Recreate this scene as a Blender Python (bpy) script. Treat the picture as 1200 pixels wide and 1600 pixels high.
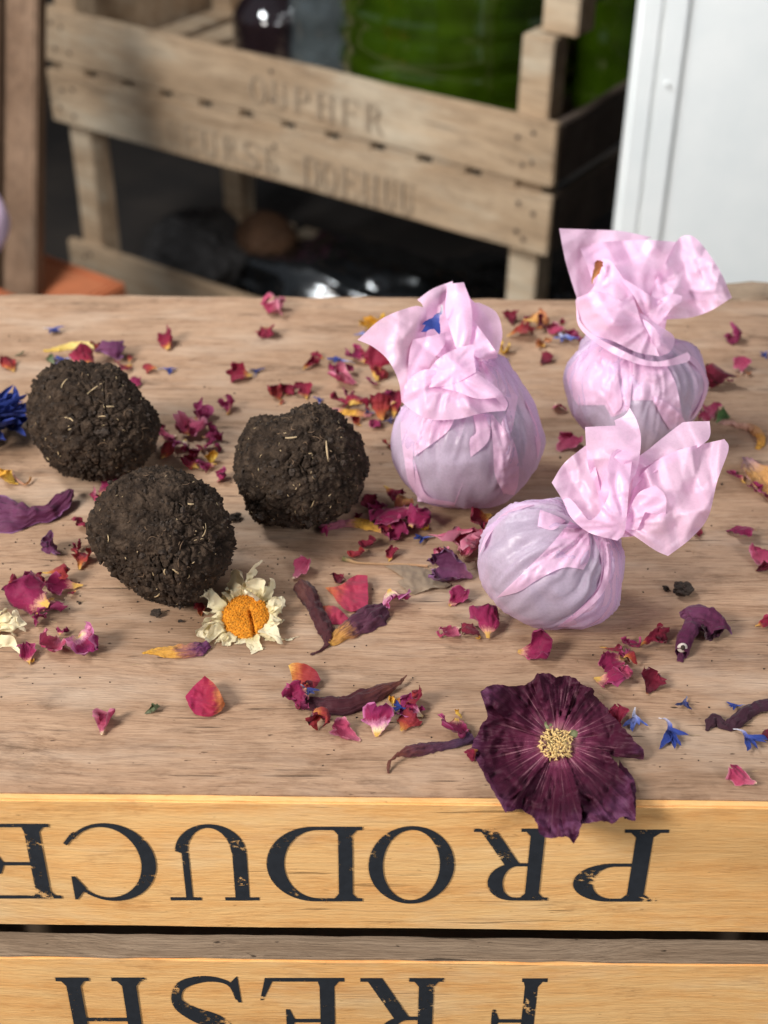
import bpy, bmesh, math, random
import numpy as np
from mathutils import Vector, Matrix, Euler
from mathutils.geometry import delaunay_2d_cdt

for o in list(bpy.data.objects):
    bpy.data.objects.remove(o)
sc = bpy.context.scene
C = sc.collection
R = math.radians

# ------------------------------------------------------------------ camera
CAMZ, PITCH, ROLL, F, W, H = 0.406, 35.0, 0.6, 2200.0, 1200.0, 1600.0
cam_d = bpy.data.cameras.new('camera')
cam = bpy.data.objects.new('camera', cam_d); C.objects.link(cam)
cam_d.sensor_fit = 'VERTICAL'; cam_d.sensor_height = 36.0; cam_d.sensor_width = 27.0
cam_d.lens = F / H * 36.0
cam_d.clip_start = 0.02; cam_d.clip_end = 60.0
CM = (Euler((R(90 - PITCH), 0, 0)).to_matrix() @ Matrix.Rotation(R(ROLL), 3, 'Z'))
CAMLOC = Vector((0, 0, CAMZ))
cam.matrix_world = Matrix.Translation(CAMLOC) @ CM.to_4x4()
cam_d.dof.use_dof = True
cam_d.dof.focus_distance = 0.60
cam_d.dof.aperture_fstop = 9.5
sc.camera = cam

# ------------------------------------------------------------------ light
world = bpy.data.worlds.new('World'); sc.world = world; world.use_nodes = True
bg = world.node_tree.nodes['Background']
bg.inputs[0].default_value = (0.80, 0.88, 1.0, 1); bg.inputs[1].default_value = 0.17

def area(name, loc, target, sx, sy, power, color, spread=180):
    l = bpy.data.lights.new(name, 'AREA'); l.shape = 'RECTANGLE'
    l.size, l.size_y, l.energy, l.color = sx, sy, power, color
    o = bpy.data.objects.new(name, l); C.objects.link(o)
    o.location = loc
    o.rotation_euler = (Vector(target) - Vector(loc)).to_track_quat('-Z', 'Y').to_euler()
    l.spread = R(spread)
    return o
area('window_light_main', (-0.95, -0.20, 0.80), (0.0, 0.60, 0.0), 0.36, 0.42, 27.5, (1.0, 0.955, 0.89))
area('window_light_second', (0.95, -0.50, 0.80), (0.05, 0.60, 0.0), 0.5, 0.5, 11.0, (0.97, 0.975, 1.0))
area('background_fill', (-0.95, 0.85, 1.5), (0.25, 1.8, -0.1), 0.6, 0.4, 17.0, (0.93, 0.975, 1.0), 95)  # unseen fill lamp, added to brighten the trays and the white door

vs = sc.view_settings
sc.display_settings.display_device = 'sRGB'
vs.view_transform = 'Standard'; vs.look = 'None'; vs.gamma = 1.0; vs.use_curve_mapping = False
vs.exposure = -0.06
sc.render.engine = 'CYCLES'
sc.cycles.use_denoising = True
sc.cycles.max_bounces = 8; sc.cycles.transparent_max_bounces = 16
sc.cycles.transmission_bounces = 6; sc.cycles.diffuse_bounces = 4
sc.cycles.caustics_reflective = False; sc.cycles.caustics_refractive = False

# ------------------------------------------------------------------ pixel <-> place helpers
CMn = np.array(CM)
def raydir(px, py):
    px = np.asarray(px, float); py = np.asarray(py, float)
    v = np.stack([(px - W / 2) / F, -(py - H / 2) / F, -np.ones_like(px)], -1)
    return v @ CMn.T
CL = np.array(CAMLOC)
def P(px, py, z=0.0):
    d = raydir(px, py); t = (z - CAMZ) / d[..., 2]
    return CL + d * t[..., None] if d.ndim > 1 else CL + d * t
def PV(px, py, z=0.0): return Vector(P(px, py, z))
def PY(px, py, y):
    d = raydir(px, py); t = y / d[..., 1]
    return CL + d * (t[..., None] if d.ndim > 1 else t)
def PD(px, py, depth):
    d = raydir(px, py); depth = np.asarray(depth, float)
    return CL + d * (depth[..., None] if d.ndim > 1 else depth)
def project(p):
    q = (np.asarray(p) - CL) @ CMn
    return W / 2 + F * q[..., 0] / -q[..., 2], H / 2 - F * q[..., 1] / -q[..., 2]
def pxsize(px, py, z=0.0):
    p = P(px, py, z); return float(-((p - CL) @ CMn)[2]) / F

# ------------------------------------------------------------------ noise
def _hash(ix, iy, iz, seed):
    h = (ix * 374761393 + iy * 668265263 + iz * 2147483647 + seed * 144665) & 0xffffffff
    h = ((h ^ (h >> 13)) * 1274126177) & 0xffffffff
    h = ((h ^ (h >> 15)) * 2246822519) & 0xffffffff
    return ((h ^ (h >> 16)) & 0xffff) / 32767.5 - 1.0
def vnoise(p, seed=0):
    p = np.asarray(p, float); i = np.floor(p).astype(np.int64); f = p - i
    u = f * f * f * (f * (f * 6 - 15) + 10); r = 0
    for dx in (0, 1):
        for dy in (0, 1):
            for dz in (0, 1):
                w = (u[:, 0] if dx else 1 - u[:, 0]) * (u[:, 1] if dy else 1 - u[:, 1]) * (u[:, 2] if dz else 1 - u[:, 2])
                r = r + w * _hash(i[:, 0] + dx, i[:, 1] + dy, i[:, 2] + dz, seed)
    return r
def fbm(p, seed=0, octv=4, gain=0.5):
    a, s, r = 1.0, 1.0, 0
    for k in range(octv):
        r = r + a * vnoise(np.asarray(p) * s + 17.3 * k, seed + k); a *= gain; s *= 2.03
    return r
def worley(p, seed=0):
    p = np.asarray(p, float); i = np.floor(p).astype(np.int64)
    best = np.full(len(p), 9.0); second = np.full(len(p), 9.0)
    for dx in (-1, 0, 1):
        for dy in (-1, 0, 1):
            for dz in (-1, 0, 1):
                c = i + np.array([dx, dy, dz])
                q = np.stack([_hash(c[:, 0], c[:, 1], c[:, 2], seed + k) * 0.5 + 0.5 for k in range(3)], -1) + c
                d = np.sqrt(((p - q) ** 2).sum(1))
                second = np.minimum(second, np.maximum(best, d)); best = np.minimum(best, d)
    return best, second
def tri(x): return np.abs((x % 1.0) - 0.5) * 4 - 1
def crumple(x, y, size, seed, n=5):
    rng = np.random.RandomState(seed); r = 0
    p = np.stack([x / size, y / size, np.full_like(x, seed * 1.7)], -1)
    for k in range(n):
        a = rng.uniform(0, math.pi); ph = rng.uniform(0, 1); fr = rng.uniform(.45, 1.1)
        warp = vnoise(p * .6 + k * 5.1, seed + k) * .35
        m = np.clip(vnoise(p * .55 + 31 * k, seed + 50 + k) * 1.3 + .35, 0, 1)
        r = r + m * tri((x * math.cos(a) + y * math.sin(a)) / size * fr + ph + warp)
    r = .22 * r / math.sqrt(n)
    x0, x1, y0, y1 = x.min(), x.max(), y.min(), y.max()
    K = int(min(40, max(3, 2.6 * (x1 - x0) * (y1 - y0) / size ** 2)))
    for k in range(K):
        cx, cy, a = rng.uniform(x0, x1), rng.uniform(y0, y1), rng.uniform(0, math.pi)
        d = (x - cx) * math.cos(a) + (y - cy) * math.sin(a); t = -(x - cx) * math.sin(a) + (y - cy) * math.cos(a)
        wd = size * rng.uniform(.10, .45); ln = size * rng.uniform(.5, 1.6); d = d + .25 * wd * np.sin(t / size * 3 + k)
        r = r + rng.choice([-1, 1, 1]) * (wd / size) * 2.2 * np.maximum(0, 1 - np.abs(d) / wd) * np.exp(-(t / ln) ** 2)
    return r

# ------------------------------------------------------------------ object helpers
def setp(o, label=None, cat=None, group=None, kind=None):
    if label: o['label'] = label
    if cat: o['category'] = cat
    if group: o['group'] = group
    if kind: o['kind'] = kind
    return o
def empty(name, loc=(0, 0, 0)):
    o = bpy.data.objects.new(name, None); C.objects.link(o); o.location = loc
    o.empty_display_size = 0.01
    return o
def link(name, me, mat=None, parent=None):
    o = bpy.data.objects.new(name, me); C.objects.link(o)
    if mat is not None and not me.materials: me.materials.append(mat)
    if parent is not None:
        o.parent = parent
        o.matrix_parent_inverse = Matrix.Translation(-parent_world(parent))
    return o
def parent_world(p):
    v = Vector((0, 0, 0))
    while p is not None:
        v = v + Vector(p.location) ; p = p.parent if p.parent is not None and p.type == 'EMPTY' else None
    return v
def mesh(name, verts, faces, smooth=True, attr=None):
    me = bpy.data.meshes.new(name)
    me.from_pydata([tuple(map(float, v)) for v in verts], [], [tuple(map(int, f)) for f in faces])
    if smooth: me.polygons.foreach_set('use_smooth', [True] * len(me.polygons))
    if attr is not None:
        a = me.attributes.new('puv', 'FLOAT_VECTOR', 'POINT')
        a.data.foreach_set('vector', np.asarray(attr, np.float32).ravel())
    me.update()
    return me
def grid_faces(n, m, closed=False):
    f = []
    for i in range(n - 1):
        for j in range(m if closed else m - 1):
            k = (j + 1) % m
            f.append((i * m + j, i * m + k, (i + 1) * m + k, (i + 1) * m + j))
    return f
def box_mesh(name, x0, x1, y0, y1, z0, z1, bev=0.0015, seg=2, jitter=0.0, seed=0, cuts=0):
    bm = bmesh.new(); bmesh.ops.create_cube(bm, size=1.0)
    for v in bm.verts:
        v.co = Vector((x0 + (v.co.x + .5) * (x1 - x0), y0 + (v.co.y + .5) * (y1 - y0), z0 + (v.co.z + .5) * (z1 - z0)))
    if cuts:
        dims = (x1 - x0, y1 - y0, z1 - z0); ax = dims.index(max(dims))
        es = [e for e in bm.edges if abs((e.verts[0].co - e.verts[1].co)[ax]) > dims[ax] * .9]
        bmesh.ops.subdivide_edges(bm, edges=es, cuts=cuts, use_grid_fill=True)
        rng = random.Random(seed)
        for v in bm.verts:
            v.co += Vector((rng.uniform(-1, 1), rng.uniform(-1, 1), rng.uniform(-1, 1))) * jitter
    if bev:
        es = [e for e in bm.edges if len(e.link_faces) == 2 and e.calc_face_angle(0) > 0.8]
        bmesh.ops.bevel(bm, geom=es, offset=bev, segments=seg, affect='EDGES', clamp_overlap=True)
    me = bpy.data.meshes.new(name); bm.to_mesh(me); bm.free()
    return me

# ------------------------------------------------------------------ materials
def newmat(name):
    m = bpy.data.materials.new(name); m.use_nodes = True
    nt = m.node_tree; nt.nodes.clear()
    out = nt.nodes.new('ShaderNodeOutputMaterial')
    return m, nt, out
class NB:
    def __init__(s, nt): s.nt = nt
    def n(s, t, **kw):
        nd = s.nt.nodes.new(t)
        for k, v in kw.items():
            if k.startswith('i_'):
                key = k[2:]; key = int(key) if key.isdigit() else key.replace('_', ' ')
                if hasattr(v, 'is_output') or isinstance(v, bpy.types.NodeSocket): s.nt.links.new(v, nd.inputs[key])
                else: nd.inputs[key].default_value = v
            else: setattr(nd, k, v)
        return nd
    def noise(s, vec, scale, detail=4, rough=.55, dist=0.0):
        return s.n('ShaderNodeTexNoise', i_Vector=vec, i_Scale=scale, i_Detail=detail, i_Roughness=rough, i_Distortion=dist).outputs[0]
    def mapv(s, vec, sx, sy, sz, loc=(0, 0, 0), rot=(0, 0, 0)):
        return s.n('ShaderNodeMapping', i_Vector=vec, i_Scale=(sx, sy, sz), i_Location=loc, i_Rotation=rot).outputs[0]
    def ramp(s, fac, stops, interp='LINEAR'):
        r = s.n('ShaderNodeValToRGB', i_Fac=fac); cr = r.color_ramp; cr.interpolation = interp
        while len(cr.elements) < len(stops): cr.elements.new(.5)
        for e, (p, c) in zip(cr.elements, stops):
            e.position = p; e.color = (c[0], c[1], c[2], 1) if not isinstance(c, float) else (c, c, c, 1)
        return r.outputs[0]
    def mix(s, fac, a, b, mode='MIX'):
        nd = s.n('ShaderNodeMix', data_type='RGBA', blend_type=mode)
        for sock, v in ((nd.inputs[0], fac), (nd.inputs[6], a), (nd.inputs[7], b)):
            if isinstance(v, bpy.types.NodeSocket): s.nt.links.new(v, sock)
            else: sock.default_value = v if not isinstance(v, tuple) else (*v[:3], 1)
        return nd.outputs[2]
    def math(s, op, a, b=0.0, c=None):
        nd = s.n('ShaderNodeMath', operation=op)
        for k, v in enumerate((a, b) if c is None else (a, b, c)):
            if isinstance(v, bpy.types.NodeSocket): s.nt.links.new(v, nd.inputs[k])
            else: nd.inputs[k].default_value = v
        return nd.outputs[0]
    def bump(s, h, strength=.3, dist=.001):
        return s.n('ShaderNodeBump', i_Height=h, i_Strength=strength, i_Distance=dist).outputs[0]
    def obj(s): return s.n('ShaderNodeTexCoord').outputs['Object']
    def geo(s): return s.n('ShaderNodeNewGeometry').outputs['Position']
    def rnd(s): return s.n('ShaderNodeObjectInfo').outputs['Random']
    def puv(s): return s.n('ShaderNodeAttribute', attribute_name='puv').outputs['Vector']

def srgb(r, g, b):
    f = lambda c: (c / 255 / 12.92) if c <= 10 else ((c / 255 + .055) / 1.055) ** 2.4
    return (f(r), f(g), f(b))

def principled(nb, out, color, rough, normal=None, **kw):
    p = nb.n('ShaderNodeBsdfPrincipled')
    for k, v in (('Base Color', color), ('Roughness', rough)):
        if isinstance(v, bpy.types.NodeSocket): nb.nt.links.new(v, p.inputs[k])
        else: p.inputs[k].default_value = (*v, 1) if isinstance(v, tuple) else v
    if normal is not None: nb.nt.links.new(normal, p.inputs['Normal'])
    for k, v in kw.items(): p.inputs[k.replace('_', ' ')].default_value = v
    nb.nt.links.new(p.outputs[0], out.inputs[0])
    return p

def wood_mat(name, light, mid, dark, grain=1.0, rough=.75, bump=.35, stain=.5, crack=.5, sc=1.0, axis='x', spec=.3, pale=None, streak=1.0, blot=0.0):
    m, nt, out = newmat(name); nb = NB(nt)
    pos = nb.geo() if axis == 'world' else nb.obj()
    def st(long_, cross):
        return nb.mapv(pos, long_ * sc, cross * sc, cross * sc)
    warp = nb.noise(nb.mapv(pos, 3 * sc, 5 * sc, 5 * sc), 1.0, 3)
    wv = nb.n('ShaderNodeVectorMath', operation='MULTIPLY_ADD', i_0=nb.n('ShaderNodeCombineXYZ', i_Y=warp, i_Z=warp).outputs[0], i_1=(0, .05 / sc, .05 / sc), i_2=pos).outputs[0]
    ring = nb.noise(nb.mapv(wv, 7 * sc, 120 * sc * grain, 120 * sc * grain), 1.0, 5, .6)
    fine = nb.noise(nb.mapv(pos, 130 * sc, 900 * sc, 900 * sc), 1.0, 4, .65)
    mid_n = nb.noise(nb.mapv(wv, 34 * sc, 520 * sc * grain, 520 * sc * grain), 1.0, 4, .65)
    big = nb.noise(nb.mapv(pos, 6 * sc, 14 * sc, 14 * sc), 1.0, 4, .6)
    col = nb.ramp(ring, [(.18, tuple((a + b) * .5 for a, b in zip(dark, mid))), (.42, mid), (.75, light)])
    col = nb.mix(nb.ramp(mid_n, [(.47, 0.0), (.74, 0.5 * streak)]), col, dark)
    hair = nb.noise(nb.mapv(wv, 70 * sc, 2000 * sc, 2000 * sc), 1.0, 3, .65)
    col = nb.mix(nb.ramp(hair, [(.5, 0.0), (.72, 0.4 * streak)]), col, dark)
    if blot:
        bn = nb.noise(nb.mapv(pos, 24 * sc, 60 * sc, 60 * sc, loc=(5, 1, 8)), 1.0, 5, .7)
        col = nb.mix(nb.math('MULTIPLY', nb.ramp(bn, [(.56, 0.0), (.72, 1.0)]), blot), col, tuple(c * .62 for c in dark))
        sn = nb.noise(nb.mapv(pos, 120 * sc, 160 * sc, 160 * sc), 1.0, 4, .7)
        col = nb.mix(nb.ramp(sn, [(.42, 0.0), (.7, .35)]), col, light)
    col = nb.mix(nb.math('MULTIPLY', nb.ramp(fine, [(.5, 0.0), (.75, 1.0)]), .35), col, light)
    st_f = nb.math('MULTIPLY', nb.ramp(big, [(.48, 0.0), (.72, 1.0)]), stain)
    col = nb.mix(st_f, col, tuple(c * .55 for c in mid))
    if pale:
        pal = nb.noise(nb.mapv(pos, 9 * sc, 30 * sc, 30 * sc, loc=(3, 7, 1)), 1.0, 4, .65)
        col = nb.mix(nb.math('MULTIPLY', nb.ramp(pal, [(.5, 0.0), (.75, 1.0)]), .65), col, pale)
    ck = nb.noise(nb.mapv(pos, 22 * sc, 520 * sc, 520 * sc, loc=(1.3, .2, 4)), 1.0, 2, .5)
    gate = nb.ramp(nb.noise(nb.mapv(pos, 10 * sc, 25 * sc, 25 * sc, loc=(9, 2, 2)), 1.0, 2), [(.48, 0.0), (.62, 1.0)])
    ckm = nb.math('MULTIPLY', nb.math('MULTIPLY', nb.ramp(ck, [(.66, 0.0), (.72, 1.0)]), gate), crack)
    col = nb.mix(ckm, col, tuple(c * .25 for c in dark))
    pit = nb.noise(nb.mapv(pos, 160 * sc, 480 * sc, 480 * sc), 1.0, 2, .5)
    col = nb.mix(nb.math('MULTIPLY', nb.ramp(pit, [(.70, 0.0), (.76, 1.0)]), crack), col, tuple(c * .4 for c in dark))
    h = nb.math('ADD', nb.math('MULTIPLY', mid_n, .6), nb.math('MULTIPLY', fine, .5))
    h = nb.math('SUBTRACT', h, nb.math('MULTIPLY', ckm, 1.2))
    principled(nb, out, col, rough, nb.bump(h, bump, .0009 / sc), Specular_IOR_Level=spec)
    return m

M = {}
M['board'] = wood_mat('weathered_board', srgb(187, 155, 128), srgb(165, 131, 104), srgb(96, 68, 50), 1.0, .8, .9, .6, .95, pale=srgb(192, 170, 150), streak=1.35, blot=.75)
M['slat'] = wood_mat('golden_slat', srgb(250, 205, 142), srgb(243, 183, 114), srgb(186, 114, 62), 1.0, .55, .6, .5, .45, spec=.3, pale=srgb(246, 220, 176), streak=.55, blot=.5)
M['slat_edge'] = wood_mat('rough_slat_edge', srgb(168, 146, 124), srgb(142, 120, 99), srgb(92, 74, 60), 1.6, .9, .9, .5, .9)
M['tray'] = wood_mat('tray_wood', srgb(200, 175, 146), srgb(170, 143, 114), srgb(88, 69, 53), .55, .85, .5, .45, .6, sc=.45, pale=srgb(206, 194, 172))
M['post'] = wood_mat('post_wood', srgb(140, 112, 90), srgb(112, 86, 66), srgb(62, 46, 36), .6, .85, .5, .7, .6, sc=.4)

def paint_mat(name, col, chip=.2):
    m, nt, out = newmat(name); nb = NB(nt)
    pos = nb.geo()
    n1 = nb.noise(pos, 900, 4, .7); n2 = nb.noise(pos, 60, 3, .6)
    f = nb.math('ADD', n1, nb.math('MULTIPLY', nb.math('SUBTRACT', n2, .5), 1.1))
    a = nb.ramp(f, [(.30 + .0 , 1.0), (.655, 1.0), (.685, 0.0)])
    p = nb.n('ShaderNodeBsdfPrincipled', i_Roughness=.6)
    nt.links.new(nb.mix(nb.noise(pos, 300, 3), col, tuple(c * 2.2 for c in col)), p.inputs['Base Color'])
    t = nb.n('ShaderNodeBsdfTransparent')
    mx = nb.n('ShaderNodeMixShader'); nt.links.new(a, mx.inputs[0]); nt.links.new(t.outputs[0], mx.inputs[1]); nt.links.new(p.outputs[0], mx.inputs[2])
    nt.links.new(mx.outputs[0], out.inputs[0])
    return m
M['ink'] = paint_mat('black_stencil_paint', srgb(30, 33, 38))
M['faded_ink'] = paint_mat('faded_stencil_paint', srgb(124, 108, 90))

def soil_mat():
    m, nt, out = newmat('dark_potting_soil'); nb = NB(nt)
    pos = nb.obj()
    a = nb.noise(pos, 160, 5, .65); b = nb.noise(pos, 900, 3, .6)
    col = nb.ramp(a, [(.3, srgb(30, 23, 19)), (.5, srgb(54, 43, 35)), (.72, srgb(84, 69, 57))])
    col = nb.mix(nb.ramp(b, [(.62, 0.0), (.75, .5)]), col, srgb(112, 92, 74))
    v = nb.n('ShaderNodeTexVoronoi', i_Vector=nb.mapv(pos, 1, 1, 1), i_Scale=420).outputs[0]
    h = nb.math('ADD', nb.math('MULTIPLY', a, .8), nb.math('ADD', b, nb.math('MULTIPLY', v, -.6)))
    principled(nb, out, col, .95, nb.bump(h, .9, .0012), Specular_IOR_Level=.15)
    return m
M['soil'] = soil_mat()
def plain(name, col, rough=.7, var=.25, scale=200, **kw):
    m, nt, out = newmat(name); nb = NB(nt)
    n = nb.noise(nb.obj(), scale, 4)
    c = nb.ramp(n, [(.3, tuple(x * (1 - var) for x in col)), (.7, tuple(min(1, x * (1 + var)) for x in col))])
    principled(nb, out, c, rough, nb.bump(n, .2, .0006), **kw)
    return m
M['straw'] = plain('pale_straw', srgb(176, 152, 116), .7, .3)
M['fibre'] = plain('brown_fibre', srgb(112, 88, 66), .8, .3)
M['crumb'] = plain('soil_crumb', srgb(52, 41, 33), .95, .5, 700)

def paper_mat(name='pink_tissue_paper', a0=.24, a1=.16, cool=0.0):
    m, nt, out = newmat(name); nb = NB(nt)
    pos = nb.geo()
    f = nb.noise(pos, 900, 4, .7); g = nb.noise(pos, 45, 3, .6); sp = nb.noise(pos, 300, 3, .7)
    col = nb.ramp(g, [(.3, srgb(245, 203, 230)), (.7, srgb(247, 211, 235))])
    col = nb.mix(nb.ramp(sp, [(.42, 0.0), (.7, .12)]), col, srgb(250, 232, 244))
    col = nb.mix(nb.ramp(f, [(.35, .12), (.6, 0.0)]), col, srgb(236, 198, 224))
    if cool: col = nb.mix(cool, col, srgb(226, 222, 246))
    d = nb.n('ShaderNodeBsdfDiffuse'); t = nb.n('ShaderNodeBsdfTranslucent'); tr = nb.n('ShaderNodeBsdfTransparent')
    gl = nb.n('ShaderNodeBsdfGlossy', i_Roughness=.38)
    wv_ = nb.n('ShaderNodeVectorMath', operation='MULTIPLY_ADD', i_0=nb.n('ShaderNodeTexNoise', i_Vector=pos, i_Scale=60.0).outputs['Color'], i_1=(.012, .012, .012), i_2=pos).outputs[0]
    v1 = nb.n('ShaderNodeTexVoronoi', i_Vector=wv_, i_Scale=85.0).outputs[0]; v2 = nb.n('ShaderNodeTexVoronoi', i_Vector=wv_, i_Scale=210.0).outputs[0]
    gate = nb.ramp(nb.noise(pos, 55, 2), [(.4, .15), (.62, 1.0)])
    hh = nb.math('MULTIPLY', nb.math('ADD', nb.math('MULTIPLY', v1, 1.0), nb.math('MULTIPLY', v2, .35)), gate)
    bmp = nb.bump(nb.math('ADD', hh, nb.math('MULTIPLY', f, .06)), .07, .0020)
    for x in (d, t, gl): nt.links.new(bmp, x.inputs['Normal'])
    nt.links.new(col, d.inputs[0]); nt.links.new(nb.mix(.5, col, srgb(250, 170, 214)), t.inputs[0])
    tr.inputs[0].default_value = (*srgb(240, 216, 244), 1)
    m1 = nb.n('ShaderNodeMixShader', i_0=.24); nt.links.new(d.outputs[0], m1.inputs[1]); nt.links.new(t.outputs[0], m1.inputs[2])
    al = nb.ramp(f, [(.3, a0), (.7, a1)])
    m2 = nb.n('ShaderNodeMixShader'); nt.links.new(al, m2.inputs[0]); nt.links.new(m1.outputs[0], m2.inputs[1]); nt.links.new(tr.outputs[0], m2.inputs[2])
    m3 = nb.n('ShaderNodeMixShader', i_0=.035); nt.links.new(m2.outputs[0], m3.inputs[1]); nt.links.new(gl.outputs[0], m3.inputs[2])
    nt.links.new(m3.outputs[0], out.inputs[0])
    return m
M['paper'] = paper_mat(); M['paper_thin'] = paper_mat('single_tissue_paper', .44, .34, .5)

def petal_mat(name, stops, vein=.25, edge=None, rough=.6, transl=.22, mottled=.35):
    """colour along the petal (puv.y) from claw to tip; puv.x across"""
    m, nt, out = newmat(name); nb = NB(nt)
    uv = nb.puv(); sp = nb.n('ShaderNodeSeparateXYZ', i_0=uv)
    pos = nb.geo(); rnd = nb.rnd()
    n = nb.noise(pos, 240, 4, .65); v = nb.noise(nb.mapv(uv, 9, 1.1, 1), 1.6, 3, .6)
    s = nb.math('ADD', sp.outputs[1], nb.math('MULTIPLY', nb.math('SUBTRACT', n, .5), .28))
    s = nb.math('ADD', s, nb.math('MULTIPLY', nb.math('SUBTRACT', rnd, .5), .16))
    s = nb.math('ADD', s, nb.math('MULTIPLY', nb.math('SUBTRACT', v, .5), .30))
    col = nb.ramp(s, stops)
    dk = tuple(c * .45 for c in stops[-1][1])
    col = nb.mix(nb.math('MULTIPLY', nb.ramp(v, [(.5, 0.0), (.7, 1.0)]), vein), col, dk)
    col = nb.mix(nb.math('MULTIPLY', nb.ramp(n, [(.5, 0.0), (.75, 1.0)]), mottled), col, dk)
    if edge:
        e = nb.ramp(nb.math('ABSOLUTE', sp.outputs[0]), [(.82, 0.0), (1.0, .8)])
        col = nb.mix(e, col, edge)
    p = nb.n('ShaderNodeBsdfPrincipled', i_Roughness=rough)
    p.inputs['Specular IOR Level'].default_value = .25
    p.inputs['Sheen Weight'].default_value = .15
    nt.links.new(col, p.inputs['Base Color'])
    bp = nb.bump(nb.math('ADD', v, nb.math('MULTIPLY', n, .7)), .5, .0008); nt.links.new(bp, p.inputs['Normal'])
    t = nb.n('ShaderNodeBsdfTranslucent'); nt.links.new(col, t.inputs[0])
    mx = nb.n('ShaderNodeMixShader', i_0=transl); nt.links.new(p.outputs[0], mx.inputs[1]); nt.links.new(t.outputs[0], mx.inputs[2])
    nt.links.new(mx.outputs[0], out.inputs[0])
    return m
YEL, CRM, MAG, PNK, ORG, DRK, CRE = srgb(222, 178, 88), srgb(138, 20, 50), srgb(146, 26, 76), srgb(198, 104, 128), srgb(190, 112, 56), srgb(74, 10, 28), srgb(238, 220, 178)
PM = {
    'cy': petal_mat('crimson_petal', [(0, YEL), (.14, YEL), (.22, ORG), (.36, CRM), (.95, srgb(118, 12, 46))], edge=srgb(160, 48, 80)),
    'mg': petal_mat('magenta_petal', [(0, YEL), (.12, YEL), (.20, srgb(222, 160, 140)), (.34, MAG), (.95, srgb(124, 18, 68))], edge=srgb(180, 78, 122)),
    'pk': petal_mat('pink_petal', [(0, CRE), (.15, PNK), (.5, srgb(184, 72, 104)), (.95, srgb(164, 50, 88))], edge=srgb(214, 140, 160)),
    'or': petal_mat('orange_petal', [(0, YEL), (.22, ORG), (.45, srgb(158, 52, 44)), (.95, srgb(126, 20, 44))]),
    'dk': petal_mat('dark_red_petal', [(0, ORG), (.12, DRK), (.95, srgb(120, 14, 44))]),
    'cm': petal_mat('cream_magenta_petal', [(0, YEL), (.15, CRE), (.32, srgb(214, 140, 172)), (.5, MAG), (.95, srgb(136, 28, 90))], edge=srgb(214, 130, 180)),
    'pp': petal_mat('purple_petal', [(0, srgb(150, 90, 120)), (.3, srgb(108, 52, 88)), (.95, srgb(92, 40, 78))], edge=srgb(150, 104, 150)),
    'tn': petal_mat('tan_petal', [(0, YEL), (.5, srgb(214, 150, 92)), (.95, srgb(180, 104, 76))]),
    'ye': petal_mat('yellow_petal', [(0, srgb(206, 160, 50)), (.5, srgb(226, 186, 80)), (.95, srgb(214, 150, 40))], vein=.3),
    'bl': petal_mat('blue_floret', [(0, srgb(220, 214, 220)), (.25, srgb(90, 100, 180)), (.5, srgb(48, 70, 150)), (.95, srgb(40, 58, 140))], vein=.2, mottled=.3),
    'lb': petal_mat('pale_blue_floret', [(0, srgb(240, 236, 240)), (.3, srgb(176, 180, 216)), (.7, srgb(104, 122, 196)), (.95, srgb(84, 100, 180))], vein=.15, mottled=.2),
    'nb': petal_mat('navy_floret', [(0, srgb(150, 150, 170)), (.3, srgb(60, 64, 120)), (.95, srgb(44, 52, 110))], vein=.15),
    'gr': petal_mat('green_sepal', [(0, srgb(140, 140, 110)), (.5, srgb(112, 122, 92)), (.95, srgb(90, 104, 72))]),
    'gn': petal_mat('fresh_green_sepal', [(0, srgb(120, 140, 90)), (.5, srgb(86, 120, 66)), (.95, srgb(66, 96, 50))]),
}
def strip_mat(name, stops, **kw): return petal_mat(name, stops, **kw)
BRN, PUR = srgb(84, 36, 38), srgb(70, 30, 52)
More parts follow.
